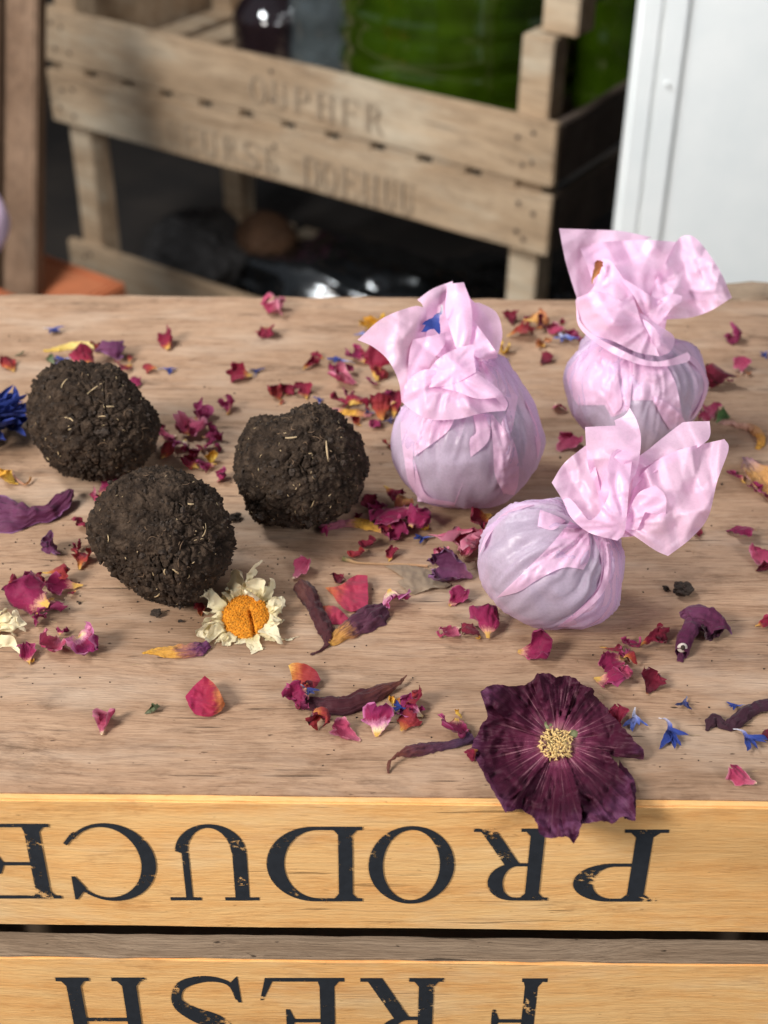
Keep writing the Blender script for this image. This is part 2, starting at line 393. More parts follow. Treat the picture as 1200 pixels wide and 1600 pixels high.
SM = {
    'dark_tube': strip_mat('dark_dried_petal', [(0, srgb(96, 54, 46)), (.25, srgb(70, 28, 34)), (.95, srgb(78, 30, 36))], vein=.5),
    'maroon': strip_mat('maroon_dried_petal', [(0, srgb(112, 70, 52)), (.15, srgb(106, 56, 46)), (.4, srgb(74, 28, 34)), (.95, srgb(66, 18, 36))], vein=.5),
    'maroon2': strip_mat('maroon_purple_dried_petal', [(0, srgb(120, 74, 54)), (.35, srgb(116, 60, 50)), (.6, srgb(90, 46, 62)), (.95, srgb(72, 42, 70))], vein=.5),
    'aubergine': strip_mat('aubergine_dried_petal', [(0, srgb(60, 28, 40)), (.95, srgb(68, 32, 50))], vein=.5),
    'yellow_purple': strip_mat('yellow_purple_dried_petal', [(0, srgb(214, 160, 60)), (.42, srgb(206, 150, 62)), (.6, srgb(158, 100, 90)), (.78, srgb(108, 50, 92)), (.95, srgb(96, 44, 86))], vein=.35),
    'ochre_plum': strip_mat('ochre_plum_dried_petal', [(0, srgb(226, 196, 140)), (.12, srgb(200, 146, 60)), (.38, srgb(190, 134, 70)), (.55, srgb(92, 46, 66)), (.95, srgb(74, 34, 54))], vein=.4),
    'rose_yellow': strip_mat('rose_yellow_dried_petal', [(0, srgb(150, 70, 96)), (.35, srgb(176, 106, 120)), (.5, srgb(224, 170, 60)), (.75, srgb(224, 170, 70)), (.95, srgb(204, 130, 140))], vein=.3),
    'tan_pink': strip_mat('tan_pink_dried_petal', [(0, srgb(220, 176, 166)), (.4, srgb(210, 160, 130)), (.65, srgb(196, 140, 72)), (.95, srgb(204, 150, 56))], vein=.3),
    'yellow_long': strip_mat('yellow_long_petal', [(0, srgb(196, 156, 60)), (.5, srgb(228, 196, 104)), (.95, srgb(232, 210, 140))], vein=.3),
    'violet': strip_mat('violet_dried_petal', [(0, srgb(112, 58, 92)), (.5, srgb(92, 32, 68)), (.95, srgb(96, 38, 72))], vein=.4, edge=srgb(160, 110, 158)),
    'violet_tan': strip_mat('violet_tan_dried_petal', [(0, srgb(150, 100, 140)), (.25, srgb(196, 160, 160)), (.5, srgb(206, 156, 96)), (.95, srgb(196, 140, 80))], vein=.3, edge=srgb(124, 74, 116)),
    'stem': strip_mat('dry_stem', [(0, srgb(110, 104, 60)), (.15, srgb(176, 140, 100)), (.95, srgb(210, 164, 126))], vein=.2),
    'white_ray': strip_mat('cream_ray_petal', [(0, srgb(226, 210, 150)), (.3, srgb(242, 229, 190)), (.95, srgb(247, 236, 204))], vein=.10, mottled=.10, transl=.25),
}
M['leaf'] = petal_mat('grey_dried_leaf', [(0, srgb(150, 128, 106)), (.5, srgb(146, 126, 106)), (.95, srgb(166, 146, 124))], vein=.3, mottled=.3)

# ------------------------------------------------------------------ sheet builder
def densify(pts, sp, smooth=True):
    """pts: list of (x,y,h); Catmull-Rom through them, corners (>55 deg turns) kept sharp"""
    p = np.array(pts, float); n = len(p); out = []
    corner = []
    for i in range(n):
        a, b, c = p[i - 1, :2], p[i, :2], p[(i + 1) % n, :2]
        u, v = b - a, c - b
        cs = (u @ v) / (np.linalg.norm(u) * np.linalg.norm(v) + 1e-9)
        corner.append(cs < math.cos(R(55)))
    for i in range(n):
        p1, p2 = p[i], p[(i + 1) % n]
        p0 = p[i - 1] if not corner[i] else p1 * 2 - p2
        p3 = p[(i + 2) % n] if not corner[(i + 1) % n] else p2 * 2 - p1
        L = np.linalg.norm(p2[:2] - p1[:2]); k = max(1, int(round(L / sp)))
        for j in range(k):
            t = j / k
            if smooth:
                out.append(.5 * ((2 * p1) + (-p0 + p2) * t + (2 * p0 - 5 * p1 + 4 * p2 - p3) * t * t + (-p0 + 3 * p1 - 3 * p2 + p3) * t ** 3))
            else: out.append(p1 + (p2 - p1) * t)
    return np.array(out)
def inside(poly, x, y):
    r = np.zeros(len(x), bool); n = len(poly); j = n - 1
    for i in range(n):
        xi, yi, xj, yj = poly[i][0], poly[i][1], poly[j][0], poly[j][1]
        if yi != yj:
            r ^= ((yi > y) != (yj > y)) & (x < (xj - xi) * (y - yi) / (yj - yi) + xi)
        j = i
    return r
def tps(cp, ch, q, lam=1e-3):
    s = np.abs(cp).max() + 1; a = cp / s; b = q / s
    def U(d2): return np.where(d2 > 1e-12, d2 * np.log(d2 + 1e-12), 0)
    n = len(a)
    K = U(((a[:, None] - a[None]) ** 2).sum(-1)) + lam * np.eye(n)
    Pm = np.hstack([np.ones((n, 1)), a])
    A = np.zeros((n + 3, n + 3)); A[:n, :n] = K; A[:n, n:] = Pm; A[n:, :n] = Pm.T
    wv = np.linalg.lstsq(A, np.concatenate([ch, np.zeros(3)]), rcond=None)[0]
    return U(((b[:, None] - a[None]) ** 2).sum(-1)) @ wv[:n] + np.hstack([np.ones((len(b), 1)), b]) @ wv[n:]
def sheet_points(outline, ctrl=(), sp=4.0, seed=0, lam=1e-4, rough_edge=0.0, smooth=True):
    b = densify(outline, sp, smooth)
    c0 = b[:, :2].mean(0)
    if rough_edge:
        i = np.arange(len(b)); nn = vnoise(np.stack([i * .5, i * 0 + seed, i * 0], -1), seed) + .6 * vnoise(np.stack([i * 1.1, i * 0 + seed, i * 0], -1), seed + 3)
        dr = b[:, :2] - c0; dr /= np.linalg.norm(dr, axis=1)[:, None] + 1e-9
        b[:, :2] += dr * (nn * rough_edge)[:, None]
    x0, y0 = b[:, :2].min(0); x1, y1 = b[:, :2].max(0)
    rng = np.random.RandomState(seed)
    gx, gy = np.meshgrid(np.arange(x0, x1, sp), np.arange(y0, y1, sp * .87))
    gx = gx + (np.arange(gx.shape[0]) % 2)[:, None] * sp * .5
    g = np.stack([gx.ravel(), gy.ravel()], -1) + rng.uniform(-.18, .18, (gx.size, 2)) * sp
    g = g[inside(b, g[:, 0], g[:, 1])]
    if len(g):
        d = np.sqrt(((g[:, None] - b[None, :, :2]) ** 2).sum(-1)).min(1); g = g[d > sp * .55]
    q = np.vstack([b[:, :2], g]); nb_ = len(b)
    res = delaunay_2d_cdt([Vector((x, y)) for x, y in q], [], [list(range(nb_))], 1, 1e-5)
    q = np.array([(v.x, v.y) for v in res[0]]); faces = res[2]
    cp = np.array([p[:2] for p in outline] + [p[:2] for p in ctrl], float)
    ch = np.array([p[2] for p in outline] + [p[2] for p in ctrl], float)
    h = tps(cp - c0, ch, q - c0, lam)
    return q, h, faces
def sheet(name, outline, mat, parent=None, ctrl=(), mode='h', D=None, base=None, sp=4.0, cr=0.0, crs=40.0, seed=1,
          puv=None, rough_edge=0.0, lam=1e-4, extra=None, smooth=True):
    """mode 'h': third value = height above the board; 'd': third value = how far in front of depth D; both in pixels of local size"""
    q, h, faces = sheet_points(outline, ctrl, sp, seed, lam, rough_edge, smooth)
    if base is not None: h = h + base(q[:, 0], q[:, 1])
    if cr: h = h + cr * crumple(q[:, 0], q[:, 1], crs, seed)
    if extra is not None: h = h + extra(q[:, 0], q[:, 1])
    if mode == 'h':
        s = pxsize(*q.mean(0)); z = np.maximum(h * s, .0003)
        d = raydir(q[:, 0], q[:, 1]); t = (z - CAMZ) / d[:, 2]; pts = CL + d * t[:, None]
    else:
        pts = PD(q[:, 0], q[:, 1], D * (1 - h / F))
    at = None
    if puv is not None: at = puv(q[:, 0], q[:, 1])
    return link(name, mesh(name, pts, faces, True, at), mat, parent)
def lin_puv(x0, y0, x1, y1, width=None):
    dx, dy = x1 - x0, y1 - y0; L = math.hypot(dx, dy); wd = width or L * .5
    return lambda x, y: np.stack([((x - x0) * -dy + (y - y0) * dx) / L / wd, ((x - x0) * dx + (y - y0) * dy) / L / L, np.zeros_like(x)], -1)

# ------------------------------------------------------------------ strip builder (dried, rolled petals, stems)
def strip(name, spine, mat, parent=None, cc=2.0, roll=0.0, twist=0.0, rough=.12, seed=0, n=60, m=23, z0=0.0, down=False, ground=True):
    """spine: (px, py, height px, width px); cross-section is an arc of cc radians"""
    s_ = np.array(spine, float); k = len(s_); t = np.linspace(0, k - 1 - 1e-6, n); i = t.astype(int); f = (t - i)[:, None]
    g = lambda j: s_[np.clip(j, 0, k - 1)]
    p0, p1, p2, p3 = g(i - 1), g(i), g(i + 1), g(i + 2)
    q = .5 * (2 * p1 + (-p0 + p2) * f + (2 * p0 - 5 * p1 + 4 * p2 - p3) * f ** 2 + (-p0 + 3 * p1 - 3 * p2 + p3) * f ** 3)
    q[:, 3] = np.maximum(q[:, 3], .8)
    sz = pxsize(q[:, 0].mean(), q[:, 1].mean())
    z = np.maximum(q[:, 2], 0) * sz + z0
    d = raydir(q[:, 0], q[:, 1]); ctr = CL + d * ((z - CAMZ) / d[:, 2])[:, None]
    T = np.gradient(ctr, axis=0); T /= np.linalg.norm(T, axis=1)[:, None] + 1e-9
    up = np.tile(np.array([0, -.35, 1.0]), (n, 1)); S = np.cross(T, up); S /= np.linalg.norm(S, axis=1)[:, None] + 1e-9
    N = np.cross(S, T)
    ang = roll + twist * np.linspace(-.5, .5, n) ; ca, sa = np.cos(ang)[:, None], np.sin(ang)[:, None]
    S, N = S * ca + N * sa, N * ca - S * sa
    V = []; A = []
    tt = np.linspace(-1, 1, m)
    for a in range(n):
        w = q[a, 3] * sz * .5
        chord = cc if cc > .05 else .05
        half = chord / 2; rr = w / (math.sin(min(half, math.pi / 2)) if half < 1.5 else 1.0)
        th = tt * half
        sgn = -1 if down else 1
        pts = ctr[a] + np.outer(rr * np.sin(th), S[a]) + np.outer(sgn * rr * (1 - np.cos(th)) - sgn * rr * (1 - math.cos(half)) * .4, N[a])
        V.append(pts)
        A.append(np.stack([tt, np.full(m, a / (n - 1)), np.full(m, seed)], -1))
    V = np.concatenate(V); A = np.concatenate(A)
    L = float(np.mean(q[:, 3])) * sz
    Nn = np.repeat(N, m, axis=0); wl = np.repeat(q[:, 3] * sz, m)
    V = V + Nn * (wl * .055 * (tri(A[:, 0] * 1.6 + .5 * vnoise(np.stack([A[:, 0] * 2, A[:, 1] * 6, A[:, 0] * 0 + seed], -1), seed)) + .7 * tri(A[:, 0] * 3.3 + A[:, 1] * 2)))[:, None]
    nz = np.stack([vnoise(V / (L * .45) + 7 * c_, seed + c_) + .5 * vnoise(V / (L * .2) + 3 * c_, seed + 9 + c_) for c_ in range(3)], -1)
    V = V + nz * L * rough
    if ground:
        mn = V[:, 2].min()
        if mn < .0003: V[:, 2] = np.where(V[:, 2] < .0003, .0003 + (V[:, 2] - .0003) * .02 , V[:, 2]); V[:, 2] = np.maximum(V[:, 2], .0002)
    return link(name, mesh(name, V, grid_faces(n, m), True, A), mat, parent)

# ------------------------------------------------------------------ rose petals and florets
PROF_S = [0, .06, .18, .35, .55, .72, .86, .95, 1.0]
PROF_W = [.10, .14, .26, .58, .90, 1.0, .86, .55, .16]
SHAPES = {  # width ratio, cross curl, long curl, tilt, twist, ruffle
    'c': (.46, 2.3, 1.2, 16, 0.4, .20), 'f': (.50, 3.4, .7, 12, .5, .18), 'r': (.54, 4.8, .8, 8, .6, .16),
    't': (.40, 2.4, 1.0, 8, 1.9, .20), 'u': (.46, 2.2, .9, 42, .3, .18), 'b': (.62, 3.8, 2.6, 8, .5, .34), 'w': (.56, 1.9, .9, 12, .3, .20),
    'l': (.30, 2.8, .9, 8, .8, .16),
}
def petal_mesh(Lm, shape, seed, n=25, m=21):
    rng = random.Random(seed)
    wr, cc, lc, tilt, tw, ruf = SHAPES[shape]
    cc *= rng.uniform(.75, 1.2); lc *= rng.uniform(.5, 1.3) * rng.choice([1, 1, -1]); tw *= rng.uniform(-1, 1); wr *= rng.uniform(.85, 1.12)
    sgn = 1 if rng.random() < .68 else -1
    roll = rng.uniform(-.7, .7) if shape in 'fr' else rng.uniform(-.35, .35)
    S = np.linspace(0, 1, n); T = np.linspace(-1, 1, m)
    w = np.interp(S, PROF_S, PROF_W)
    th = R(tilt) + lc * (S - .35)
    x = np.cumsum(np.cos(th)) / n; z = np.cumsum(np.sin(th)) / n
    V = []; A = []
    asym = rng.uniform(-.25, .25); cnum = rng.uniform(1.1, 2.4); cph = rng.random(); edge_c = rng.uniform(-1, 1)
    for i in range(n):
        a = wr * w[i]; half = cc / 2 * (.35 + .65 * w[i])
        tt = T * half * (1 + asym * T); rr = a / max(half, .1) if half < 1.57 else a / 1.3
        yy = rr * np.sin(tt); zz = sgn * rr * (1 - np.cos(tt)) + w[i] * .035 * tri(T * cnum + cph + .4 * S[i]) * S[i] + edge_c * a * np.clip(np.abs(T) - .7, 0, 1) ** 2 * 6
        rot = roll + tw * (S[i] - .3); c_, s_ = math.cos(rot), math.sin(rot)
        y2, z2 = yy * c_ - zz * s_, yy * s_ + zz * c_
        notch = -.05 * np.exp(-(T * 3) ** 2) * (S[i] ** 6) - .10 * (T ** 2) * (S[i] ** 3) * 0
        nx = x[i] + notch - z2 * math.sin(th[i]); nz = z[i] + z2 * math.cos(th[i])
        V.append(np.stack([nx, y2, nz], -1)); A.append(np.stack([T, np.full(m, S[i]), np.full(m, rng.random())], -1))
    V = np.concatenate(V); A = np.concatenate(A)
    e = (np.abs(A[:, 0]) ** 2 * .7 + .3) * (A[:, 1] * .8 + .2)
    V += np.stack([vnoise(V * 5 + k * 9 + seed % 97, seed % 1000 + k) for k in range(3)], -1) * (ruf * e)[:, None]
    V += np.stack([vnoise(V * 13 + k * 9 + seed % 97, seed % 1000 + 7 + k) for k in range(3)], -1) * (ruf * .35 * e)[:, None]
    V[:, 0] -= .5
    return V * Lm, A, grid_faces(n, m)
def floret_mesh(Lm, seed, lobes=4, spread=.7):
    rng = random.Random(seed); V = []; A = []; Fc = []
    def rib(path, wid, t0, t1):
        base = len(V); k = len(path)
        for i, (p, w_) in enumerate(zip(path, wid)):
            for j, o in enumerate((-1, 0, 1)):
                a = path[min(i + 1, k - 1)] - path[max(i - 1, 0)]; sd = np.array([-a[1], a[0], 0]); sd /= np.linalg.norm(sd) + 1e-9
                V.append(p + sd * o * w_ + np.array([0, 0, abs(o) * w_ * .8])); A.append((o, t0 + (t1 - t0) * i / (k - 1), 0))
        for i in range(k - 1):
            for j in range(2):
                b = base + i * 3 + j; Fc.append((b, b + 1, b + 4, b + 3))
    bend = rng.uniform(-.5, .5)
    s = np.linspace(0, 1, 8)
    tube = np.stack([s * .5, bend * (s - .5) ** 2 * .6, .05 + .06 * np.sin(s * 3)], -1)
    rib(tube, np.interp(s, [0, .5, 1], [.015, .03, .075]), 0, .4)
    for i in range(lobes):
        a = spread * (i / (lobes - 1) - .5) * 2 + rng.uniform(-.15, .15) + bend * .3; ll = rng.uniform(.32, .55); lift = rng.uniform(-.15, .4)
        s2 = np.linspace(0, 1, 7)
        pth = tube[-1] - np.array([.06, 0, 0]) + np.stack([np.cos(a * (.6 + .4 * s2)) * ll * s2, np.sin(a * (.6 + .6 * s2)) * ll * s2, lift * s2 * ll + .02 * i], -1)
        rib(pth, np.interp(s2, [0, .35, .8, 1], [.05, .075, .045, .004]), .4, 1)
    V = np.array(V); V += np.stack([vnoise(V * 6 + seed % 31 + k * 4, seed % 500 + k) for k in range(3)], -1) * .035
    V[:, 0] -= .45
    return V * Lm, np.array(A), Fc
REG = []
def place_local(V, x, y, ang, hoff=0.0, world_up=True):
    """lay a local mesh (x = along) flat on the board so that it shows at pixel (x, y), pointing along image angle ang"""
    a = R(ang); d = 10
    p0, p1 = P(x, y), P(x + d * math.cos(a), y - d * math.sin(a))
    dirv = (p1 - p0)[:2]; yaw = math.atan2(dirv[1], dirv[0])
    c_, s_ = math.cos(yaw), math.sin(yaw)
    Vw = np.stack([V[:, 0] * c_ - V[:, 1] * s_, V[:, 0] * s_ + V[:, 1] * c_, V[:, 2]], -1)
    Vw[:, 2] += .0003 + hoff - Vw[:, 2].min()
    Vw += np.array([p0[0], p0[1], 0])
    for _ in range(2):
        qx, qy = project(Vw); ex, ey = x - (qx.min() + qx.max()) / 2, y - (qy.min() + qy.max()) / 2
        m_ = Vw[:, 2].mean(); cx, cy = (qx.min() + qx.max()) / 2, (qy.min() + qy.max()) / 2
        dlt = P(cx + ex, cy + ey, m_) - P(cx, cy, m_); Vw[:, :2] += dlt[:2]
    return Vw
COLNAME = {'cy': 'crimson petal with yellow base', 'mg': 'magenta rose petal', 'pk': 'faded pink rose petal', 'or': 'orange and red petal', 'dk': 'dark red rose petal',
           'cm': 'magenta petal with cream base', 'pp': 'crumpled dull purple petal', 'tn': 'tan dried petal', 'ye': 'yellow petal', 'bl': 'blue cornflower floret', 'lb': 'pale blue cornflower floret',
           'nb': 'navy blue cornflower floret', 'gr': 'grey green sepal scrap', 'gn': 'green sepal scrap'}
PC = [0]
def petal(x, y, L, ang, col, shape='c', h=0.0):
    PC[0] += 1; seed = PC[0] * 37 + int(x) * 3 + int(y)
    sz = pxsize(x, y); L = L if col in ('bl', 'lb', 'nb') else L * (.9 if L < 45 else .85)
    fl = col in ('bl', 'lb', 'nb')
    fs = abs(math.sin(R(ang))); Lm = L * sz * (1 + .16 * fs)
    if fl:
        V, A, Fc = floret_mesh(Lm * 1.12, seed, 4 if L > 26 else 3, .75)
    else:
        V, A, Fc = petal_mesh(Lm, shape, seed)
    Vw = place_local(V, x, y, ang, h * sz)
    nm = 'cornflower_floret' if fl else ('sepal_scrap' if col in ('gr', 'gn') else ('dried_petal' if col in ('pp', 'tn', 'ye') else 'rose_petal'))
    ctr = Vw.mean(0); ctr[2] = Vw[:, 2].min()
    o = link(nm, mesh(nm, Vw - ctr, Fc, True, A), PM[col]); o.location = ctr
    size = 'tiny ' if L < 25 else ('small ' if L < 36 else ('large ' if L > 56 else ''))
    REG.append((o, x, y, size + COLNAME[col], 'floret' if fl else ('sepal' if col in ('gr', 'gn') else 'petal'), 'scattered ' + ('cornflower florets' if fl else 'dried petals')))
    return o

# ================================================================== SETTING
FLOOR = -0.72
m, nt, out = newmat('dark_floor'); nb = NB(nt)
nn = nb.noise(nb.geo(), 6, 5)
principled(nb, out, nb.ramp(nn, [(.3, srgb(34, 30, 28)), (.7, srgb(58, 50, 44))]), .9, nb.bump(nn, .4, .01)); M['floor'] = m
setp(link('floor', mesh('floor', [(-4, -2, FLOOR), (4, -2, FLOOR), (4, 4.2, FLOOR), (-4, 4.2, FLOOR)], [(0, 1, 2, 3)], False), M['floor']), kind='structure')
M['shed'] = plain('dark_shed_wall', srgb(40, 36, 34), .9, .4, 8)
setp(link('wall_back', box_mesh('wall_back', -4, 4, 3.3, 3.4, FLOOR, 2.6, 0), M['shed']), kind='structure')

# ------------------------------------------------------------------ the crate with the lettering
YF = float(P(600, 1254)[1])                  # front face
YB = float(P(600, 463)[1])                   # back edge of the top board
crate = empty('wooden_crate', (0.0, YF + .2, FLOOR))
setp(crate, 'upturned wooden crate with golden lettered slats and a weathered top board', 'crate')
SX0, SX1 = -0.36, 0.36
TH = .012
# top board: gridded so that it can bow a little
def board_top():
    nx, ny = 90, 60
    x = np.linspace(SX0, SX1, nx); y = np.linspace(YF + .0042, YB, ny)
    X, Y = np.meshgrid(x, y)
    X = X.ravel(); Y = Y.ravel()
    Z = -np.maximum(0, np.abs((Y - y[0]) / (y[-1] - y[0]) - .5) - .494) * .16
    jag = vnoise(np.stack([X * 60, X * 0, X * 0], -1), 5) * .0012 + vnoise(np.stack([X * 9, X * 0 + 3, X * 0], -1), 6) * .0015
    Y = np.where(Y > y[-2], Y + jag, Y)
    top = np.stack([X, Y, Z], -1)
    ring = [i for i in range(nx)] + [r * nx + nx - 1 for r in range(1, ny)] + [(ny - 1) * nx + c for c in range(nx - 2, -1, -1)] + [r * nx for r in range(ny - 2, 0, -1)]
    low = top[ring].copy(); low[:, 2] = -.010
    V = np.vstack([top, low]); Fc = grid_faces(ny, nx)
    k = len(ring); b = len(top)
    for i in range(k): Fc.append((ring[i], b + i, b + (i + 1) % k, ring[(i + 1) % k]))
    Fc.append(tuple(b + i for i in range(k)))
    return mesh('top_board', V, Fc, False)
tb = link('top_board', board_top(), M['board'], crate)
# front slats: heights read off the front face
def zf(px, py): return float(PY(px, py, YF)[2])
z1a, z1b = -.0006, zf(600, 1452)
z2a = z1b - .0192
z2b = z2a - (z1a - z1b)
def slat(z0, z1, name='slat', seed=0):
    s_ = link(name, box_mesh(name, SX0, SX1, YF, YF + TH, z0, z1, .0008, 2, .00025, seed, 24), M['slat'], crate)
    return s_
def slat_first():
    # the top slat is rebated: only its front 4 mm shows beside the top board
    s_ = link('slat', box_mesh('slat', SX0, SX1, YF, YF + .004, z1b, z1a, .0007, 2, .0002, 3, 24), M['slat'], crate)
    return s_
slat1 = slat_first()
slat2 = slat(z2b, z2a - .0022, seed=4)
setp(slat1, 'golden slat lettered PRODUCE, upside down'); setp(slat2, 'golden slat lettered FRESH, upside down')
link('slat_edge', box_mesh('slat_edge', SX0, SX1, YF + .0001, YF + TH, z2a - .002, z2a, .0009, 3, .0003, 9, 60), M['slat_edge'], slat2)
zz = z2b - .016
k = 0
while zz - .075 > FLOOR:
    slat(zz - .07, zz, seed=20 + k); zz -= .086; k += 1
for sx in (SX0 + .0, SX1 - .03):
    link('corner_post', box_mesh('corner_post', sx, sx + .03, YF + TH + .0005, YF + TH + .03, FLOOR, -.0105), M['slat_edge'], crate)
    link('corner_post', box_mesh('corner_post', sx, sx + .03, YB - .04, YB - .01, FLOOR, -.0105), M['slat_edge'], crate)
for sx in (SX0, SX1 - .012):
    link('end_panel', box_mesh('end_panel', sx + .031 * (1 if sx < 0 else -1), sx + .012 + .031 * (1 if sx < 0 else -1), YF + .05, YB - .05, FLOOR, -.0105), M['slat_edge'], crate)
link('back_panel', box_mesh('back_panel', SX0, SX1, YB - .0095, YB - .002, FLOOR, -.0105), M['slat_edge'], crate)
# ridge of the neighbouring crate end that peeps over the back edge on the right
bp = P(1150, 481)
rb = link('batten', box_mesh('batten', float(bp[0]), SX1, YB + .004, YB + .03, -.06, float(PY(1160, 468, YB + .004)[2]), .0015, 2, .0008, 7, 14), M['slat_edge'], crate)

# ------------------------------------------------------------------ letters (unit cap height, upright), laid upside down
def arc(cx, cy, rx, ry, a0, a1, n=30):
    return [(cx + rx * math.cos(R(a0 + (a1 - a0) * i / n)), cy + ry * math.sin(R(a0 + (a1 - a0) * i / n))) for i in range(n + 1)]
def rect(x0, y0, x1, y1): return [(x0, y0), (x1, y0), (x1, y1), (x0, y1)]
def stem(x, w=.19, l=.13, r=.13, y0=0, y1=1, top=True, bot=True):
    p = [rect(x, y0, x + w, y1)]
    for ok, ya, yb in ((bot, y0, y0 + .045), (top, y1 - .045, y1)):
        if ok:
            p.append(rect(x - l, ya, x + w + r, yb))
            s_ = 1 if ya == y0 else -1; yy = yb if s_ > 0 else ya
            p.append([(x - l * .45, yy), (x, yy), (x, yy + s_ * .06)]); p.append([(x + w, yy), (x + w + r * .45, yy), (x + w, yy + s_ * .06)])
    return p
def bowl(x, y0, y1, rx, thick, thin=.045):
    cy, ry = (y0 + y1) / 2, (y1 - y0) / 2
    o = [(x - .03, y1)] + arc(x + rx * .35, cy, rx * .65 + thick * .1, ry, 90, -90) + [(x - .03, y0)]
    i = [(x - .03, y0 + thin)] + arc(x + rx * .30, cy, rx * .65 + thick * .15 - thick, ry - thin, -90, 90) + [(x - .03, y1 - thin)]
    return [o + i]
def ring(cx, cy, rx, ry, tx, ty, a0=0, a1=360):
    o = arc(cx, cy, rx, ry, a0, a1, 60); i = arc(cx, cy, rx - tx, ry - ty, a1, a0, 60)
    if a1 - a0 >= 359.9:
        h1 = o[:31] + i[30:]; h2 = o[30:] + i[:31]
        return [h1, h2]
    return [o + i]
def stroke(pts, wid):
    n = len(pts); L, Rr = [], []
    for i in range(n):
        a = np.array(pts[min(i + 1, n - 1)]) - np.array(pts[max(i - 1, 0)]); nrm = np.array([-a[1], a[0]]) / (np.linalg.norm(a) + 1e-9)
        L.append(tuple(np.array(pts[i]) + nrm * wid[i] / 2)); Rr.append(tuple(np.array(pts[i]) - nrm * wid[i] / 2))
    return [[L[i], L[i + 1], Rr[i + 1], Rr[i]] for i in range(n - 1)]
def cat(pts, n=50):
    p = np.array(pts, float); t = np.linspace(0, len(p) - 1 - 1e-6, n); i = t.astype(int); f = (t - i)[:, None]
    g = lambda j: p[np.clip(j, 0, len(p) - 1)]
    return .5 * (2 * g(i) + (-g(i - 1) + g(i + 1)) * f + (2 * g(i - 1) - 5 * g(i) + 4 * g(i + 1) - g(i + 2)) * f ** 2 + (-g(i - 1) + 3 * g(i) - 3 * g(i + 1) + g(i + 2)) * f ** 3)
def letter(ch):
    if ch == 'P': return stem(.16, l=.16) + bowl(.34, .46, 1, .62, .20), 1.10
    if ch == 'R': return stem(.13, l=.13) + bowl(.31, .47, 1, .52, .19) + [[(.42, .50), (.63, .50), (.98, .045), (1.08, .045), (1.08, 0), (.80, 0)]], 1.08
    if ch == 'O': return ring(.6, .5, .6, .52, .20, .05), 1.2
    if ch == 'D': return stem(.13, l=.13) + bowl(.31, 0, 1, .96, .20), 1.24
    if ch == 'U':
        b = arc(.60, .36, .47, .38, 180, 360, 40); bi = arc(.615, .36, .285, .33, 360, 180, 40)
        return [rect(.13, .35, .32, 1), rect(.0, .955, .46, 1), rect(.895, .35, .985, 1) , rect(.78, .955, 1.2, 1), [(.13, .36)] + b[1:-1] + [(1.07 - .085, .36)] + bi[1:-1] + [(.32, .36)]], 1.2
    if ch == 'C':
        o = arc(.60, .5, .60, .52, 40, 322, 60); i = arc(.66, .5, .47, .47, 318, 44, 60)
        return [o + i, [(.96, .84), (1.10, 1.0), (1.13, 1.0), (1.13, .68), (1.085, .68)], [(.98, .13), (1.12, .27), (1.16, .24), (1.05, .12), (1.0, .09)]], 1.18
    if ch in 'EF':
        p = stem(.13, l=.13, r=.05) + [rect(.31, .955, .98, 1), [(.98, 1), (.90, .955), (1.0, .74), (1.04, .74)], rect(.31, .50, .74, .545), [(.72, .66), (.66, .54), (.66, .50), (.72, .38), (.77, .38), (.77, .66)]]
        if ch == 'E': p += [rect(.31, 0, 1.02, .045), [(1.02, 0), (.93, .045), (1.06, .27), (1.10, .27)]]
        return p, 1.06
    if ch == 'H': return stem(.13, l=.13) + stem(.88, l=.13) + [rect(.31, .49, .89, .535)], 1.2
    if ch == 'S':
        c_ = cat([(.92, .74), (.86, .92), (.55, .985), (.24, .90), (.17, .72), (.34, .56), (.66, .45), (.87, .30), (.80, .10), (.48, .015), (.18, .07), (.08, .26)], 70)
        w_ = np.interp(np.linspace(0, 1, 70), [0, .12, .25, .5, .75, .88, 1], [.05, .05, .10, .20, .10, .05, .05])
        return stroke([tuple(v) for v in c_], w_) + [[(.93, .70), (.97, .70), (.93, 1.02), (.84, .93)], [(.03, .30), (.07, .30), (.17, .07), (.06, -.02)]], 1.0
def put_letter(ch, xl, xr, ybase_px, ycap_px, parent, mat, yplane, name='letter', origin=None, dz=None):
    polys, w_ = letter(ch)
    vs_, fs_ = [], []
    for p in polys:
        ar = sum(p[i][0] * p[(i + 1) % len(p)][1] - p[(i + 1) % len(p)][0] * p[i][1] for i in range(len(p)))
        if ar < 0: p = p[::-1]
        fs_.append(list(range(len(vs_), len(vs_) + len(p)))); vs_ += [Vector(v) for v in p]
    r = delaunay_2d_cdt(vs_, [], fs_, 1, 1e-4)
    a = PY(xr, ybase_px, yplane); b = PY(xl, ybase_px, yplane); hh = a[2] - PY((xl + xr) / 2, ycap_px, yplane)[2]
    keep = [f for f, of in zip(r[2], r[5]) if of]
    V = [a + (b - a) * (v.x / w_) + np.array([0, 0, -v.y * hh]) for v in r[0]]
    V = [np.array([q[0], yplane, q[2]]) for q in V]
    return link(name, mesh(name, V, keep, False), mat, parent)
base = lambda x: 1287 + x * .0095
for ch, xl, xr in (('P', 889, 1046), ('R', 741, 868), ('O', 576, 713), ('D', 419, 566), ('U', 253, 398), ('C', 91, 236), ('E', -58, 75)):
    yb_ = base((xl + xr) / 2)
    put_letter(ch, xl, xr, yb_, yb_ + 116 - (xl > 700) * 4, slat1, M['ink'], YF - .00035)
for ch, xl, xr in (('F', 742, 856), ('R', 563, 694), ('E', 409, 538), ('S', 257, 378), ('H', 86, 226)):
    yb_ = 1527 + (xl + xr) / 2 * .002
    put_letter(ch, xl, xr, yb_, yb_ + 124, slat2, M['ink'], YF - .00035)

